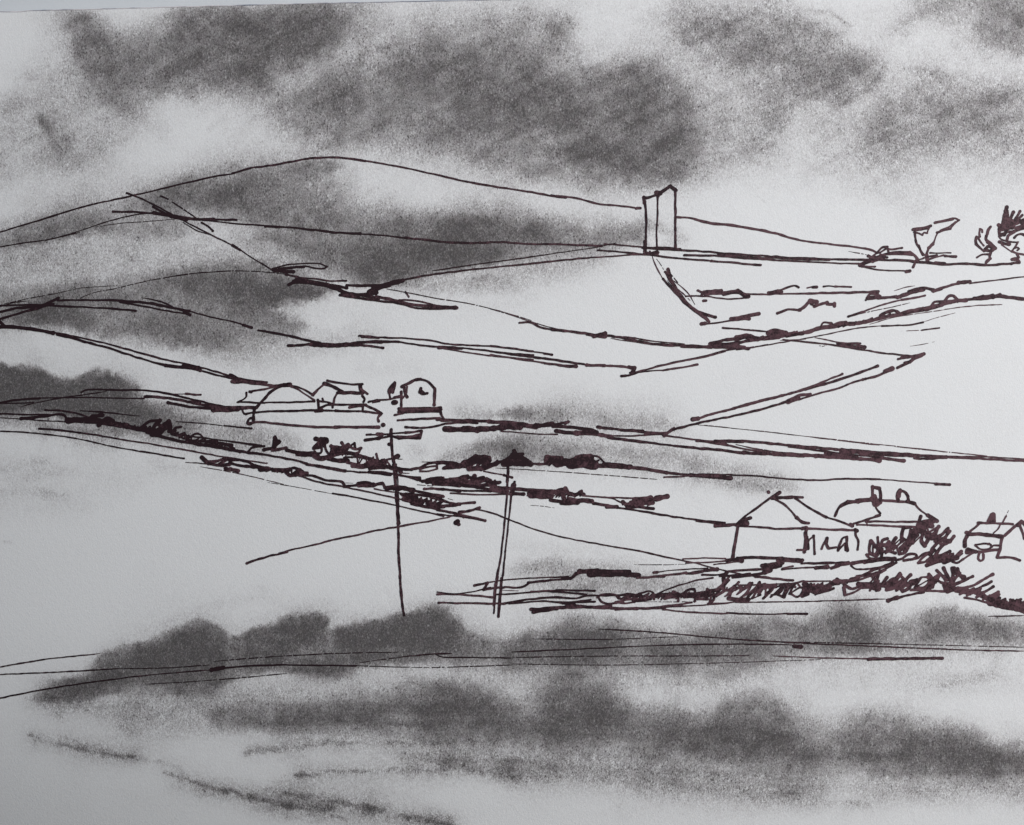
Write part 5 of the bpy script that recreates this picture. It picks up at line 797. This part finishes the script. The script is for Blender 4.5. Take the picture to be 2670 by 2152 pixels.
for d in PIECES:
    cells = np.argwhere(OWN == d['id']) if d['polys'] else np.zeros((0, 2), int)
    base = np.zeros(3)
    if d['root'] is not None: base = np.array(d['root'].location)
    jj, ii = cells[:, 0], cells[:, 1]
    q = np.stack([jj * NX + ii, (jj + 1) * NX + ii, (jj + 1) * NX + ii + 1, jj * NX + ii + 1], -1)
    u, inv = (np.unique(q.ravel(), return_inverse=True) if len(q) else (np.zeros(0, int), np.zeros(0, int)))
    q = inv.reshape(-1, 4)
    Vs = [GRID3.reshape(-1, 3)[u]]; A1 = [TONE.ravel()[u]]; A2 = [ROUGH.ravel()[u]]; nb = len(u); anyf = []
    for s in d['strokes']:
        shade = rng.random() ** 1.5 - .25
        for w_, P_ in strokes_of(s):
            v, o, f = ribbon(w_, P_)
            Vs.append(surf(v[:, 0], v[:, 1], o)); A1.append(tone_at(v)); A2.append(np.full(len(v), shade))
            anyf += [tuple(k + nb for k in ff) for ff in f]; nb += len(v)
    V3 = np.concatenate(Vs)
    if len(V3) == 0: continue
    if d['root'] is None and d['kind'] != 'structure':
        lo = V3.min(0); hi = V3.max(0); base = np.array([(lo[0] + hi[0]) / 2, (lo[1] + hi[1]) / 2, lo[2]])
    mi = np.concatenate([np.zeros(len(q)), np.ones(len(anyf))])
    me = mesh_from(d['name'], V3 - base, q, anyf, [PAPER, INK], mi, np.concatenate(A1), np.concatenate(A2))
    o = bpy.data.objects.new(d['name'], me); COL.objects.link(o); d['ob'] = o
    if d.get('up'): o.parent = d['up']['ob']
    elif d['root'] is not None: o.parent = d['root']
    else: o.location = base
    if d['label']: o['label'] = d['label']
    if d['cat']: o['category'] = d['cat']
    if d['group']: o['group'] = d['group']
    if d['kind']: o['kind'] = d['kind']

# ------------------------------------------------------------------ top edge of the sheet with its painted gap shadow, and the board behind
def edge_strip():
    m, nt, b = new_mat('paper_edge_painted_shadow')
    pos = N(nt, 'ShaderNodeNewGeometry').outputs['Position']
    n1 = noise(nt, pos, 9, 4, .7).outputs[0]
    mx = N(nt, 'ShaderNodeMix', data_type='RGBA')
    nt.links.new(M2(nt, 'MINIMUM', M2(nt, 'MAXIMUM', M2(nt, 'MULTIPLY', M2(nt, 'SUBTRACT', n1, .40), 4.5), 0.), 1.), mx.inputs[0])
    mx.inputs[6].default_value = (.45, .43, .45, 1); mx.inputs[7].default_value = (.10, .12, .17, 1)  # shadow of the gap behind the sheet, painted into the edge colour
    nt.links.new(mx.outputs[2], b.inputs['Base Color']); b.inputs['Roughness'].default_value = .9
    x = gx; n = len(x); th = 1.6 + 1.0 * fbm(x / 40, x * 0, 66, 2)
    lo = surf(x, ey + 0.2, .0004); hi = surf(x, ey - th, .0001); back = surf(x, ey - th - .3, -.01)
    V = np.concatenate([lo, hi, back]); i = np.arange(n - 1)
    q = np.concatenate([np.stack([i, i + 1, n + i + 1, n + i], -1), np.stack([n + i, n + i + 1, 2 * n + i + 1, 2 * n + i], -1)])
    me = mesh_from('paper_edge_shadow', V, q, [], [m], np.zeros(len(q)), np.zeros(len(V)), np.zeros(len(V)))
    o = bpy.data.objects.new('paper_edge_shadow', me); COL.objects.link(o)
    o['label'] = 'top edge of the drawing sheet, gap shadow painted as a thin dark line'; o['category'] = 'paper edge'
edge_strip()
def board():
    m, nt, b = new_mat('pale_blue_grey_board')
    pos = N(nt, 'ShaderNodeNewGeometry').outputs['Position']
    n1 = noise(nt, pos, 6, 3, .5).outputs[0]; n2 = noise(nt, pos, 160, 2, .5).outputs[0]
    mx = N(nt, 'ShaderNodeMix', data_type='RGBA'); nt.links.new(M2(nt, 'ADD', M2(nt, 'MULTIPLY', n1, .7), M2(nt, 'MULTIPLY', n2, .3)), mx.inputs[0])
    mx.inputs[6].default_value = (.54, .575, .61, 1); mx.inputs[7].default_value = (.64, .675, .71, 1)
    nt.links.new(mx.outputs[2], b.inputs['Base Color']); b.inputs['Roughness'].default_value = .8
    xs = np.linspace(-400, W + 400, 60); ys = np.linspace(-320, H + 400, 50)
    X, Y = np.meshgrid(xs, ys); V = surf(X, Y, -.03).reshape(-1, 3)
    nx, ny = 60, 50; j, i = np.meshgrid(np.arange(ny - 1), np.arange(nx - 1), indexing='ij')
    q = np.stack([j * nx + i, (j + 1) * nx + i, (j + 1) * nx + i + 1, j * nx + i + 1], -1).reshape(-1, 4)
    me = mesh_from('backing_board', V, q, [], [m], np.zeros(len(q)), np.zeros(len(V)), np.zeros(len(V)))
    for p in me.polygons: p.use_smooth = True
    o = bpy.data.objects.new('backing_board', me); COL.objects.link(o)
    o['label'] = 'pale blue-grey board showing as a strip above the sheet, top left'; o['category'] = 'board'
    sol = o.modifiers.new('thickness', 'SOLIDIFY'); sol.thickness = .012; sol.offset = -1
board()

# ------------------------------------------------------------------ light, world, camera
w = bpy.data.worlds.new('World'); S.world = w; w.use_nodes = True
nt = w.node_tree; bg_ = nt.nodes['Background']
sky = nt.nodes.new('ShaderNodeTexSky'); sky.sky_type = 'NISHITA'; sky.sun_disc = False
EL, AZ = math.radians(32), math.radians(128)       # azimuth clockwise from +Y; the sheet faces -Y (180 deg)
sky.sun_elevation = EL; sky.sun_rotation = AZ; sky.air_density = 1.0; sky.dust_density = 2.0
nt.links.new(sky.outputs[0], bg_.inputs[0]); bg_.inputs[1].default_value = .07
sd = bpy.data.lights.new('sun', 'SUN'); sd.energy = 3.6; sd.angle = math.radians(.5); sd.color = (.985, .985, .99)
so = bpy.data.objects.new('sun', sd); COL.objects.link(so)
from mathutils import Vector
dirv = Vector((math.sin(AZ) * math.cos(EL), math.cos(AZ) * math.cos(EL), math.sin(EL)))
so.rotation_euler = dirv.to_track_quat('Z', 'Y').to_euler(); so.location = dirv * 6
cd = bpy.data.cameras.new('camera'); cd.lens = 50; cd.sensor_width = 36; cd.clip_start = .05; cd.clip_end = 200
D2 = D - 0.0
co = bpy.data.objects.new('camera', cd); COL.objects.link(co); co.location = (0, -D2, ZC); co.rotation_euler = (math.pi / 2, 0, 0)
S.camera = co
S.view_settings.view_transform = 'Standard'; S.view_settings.look = 'None'; S.view_settings.exposure = 0; S.view_settings.gamma = 1
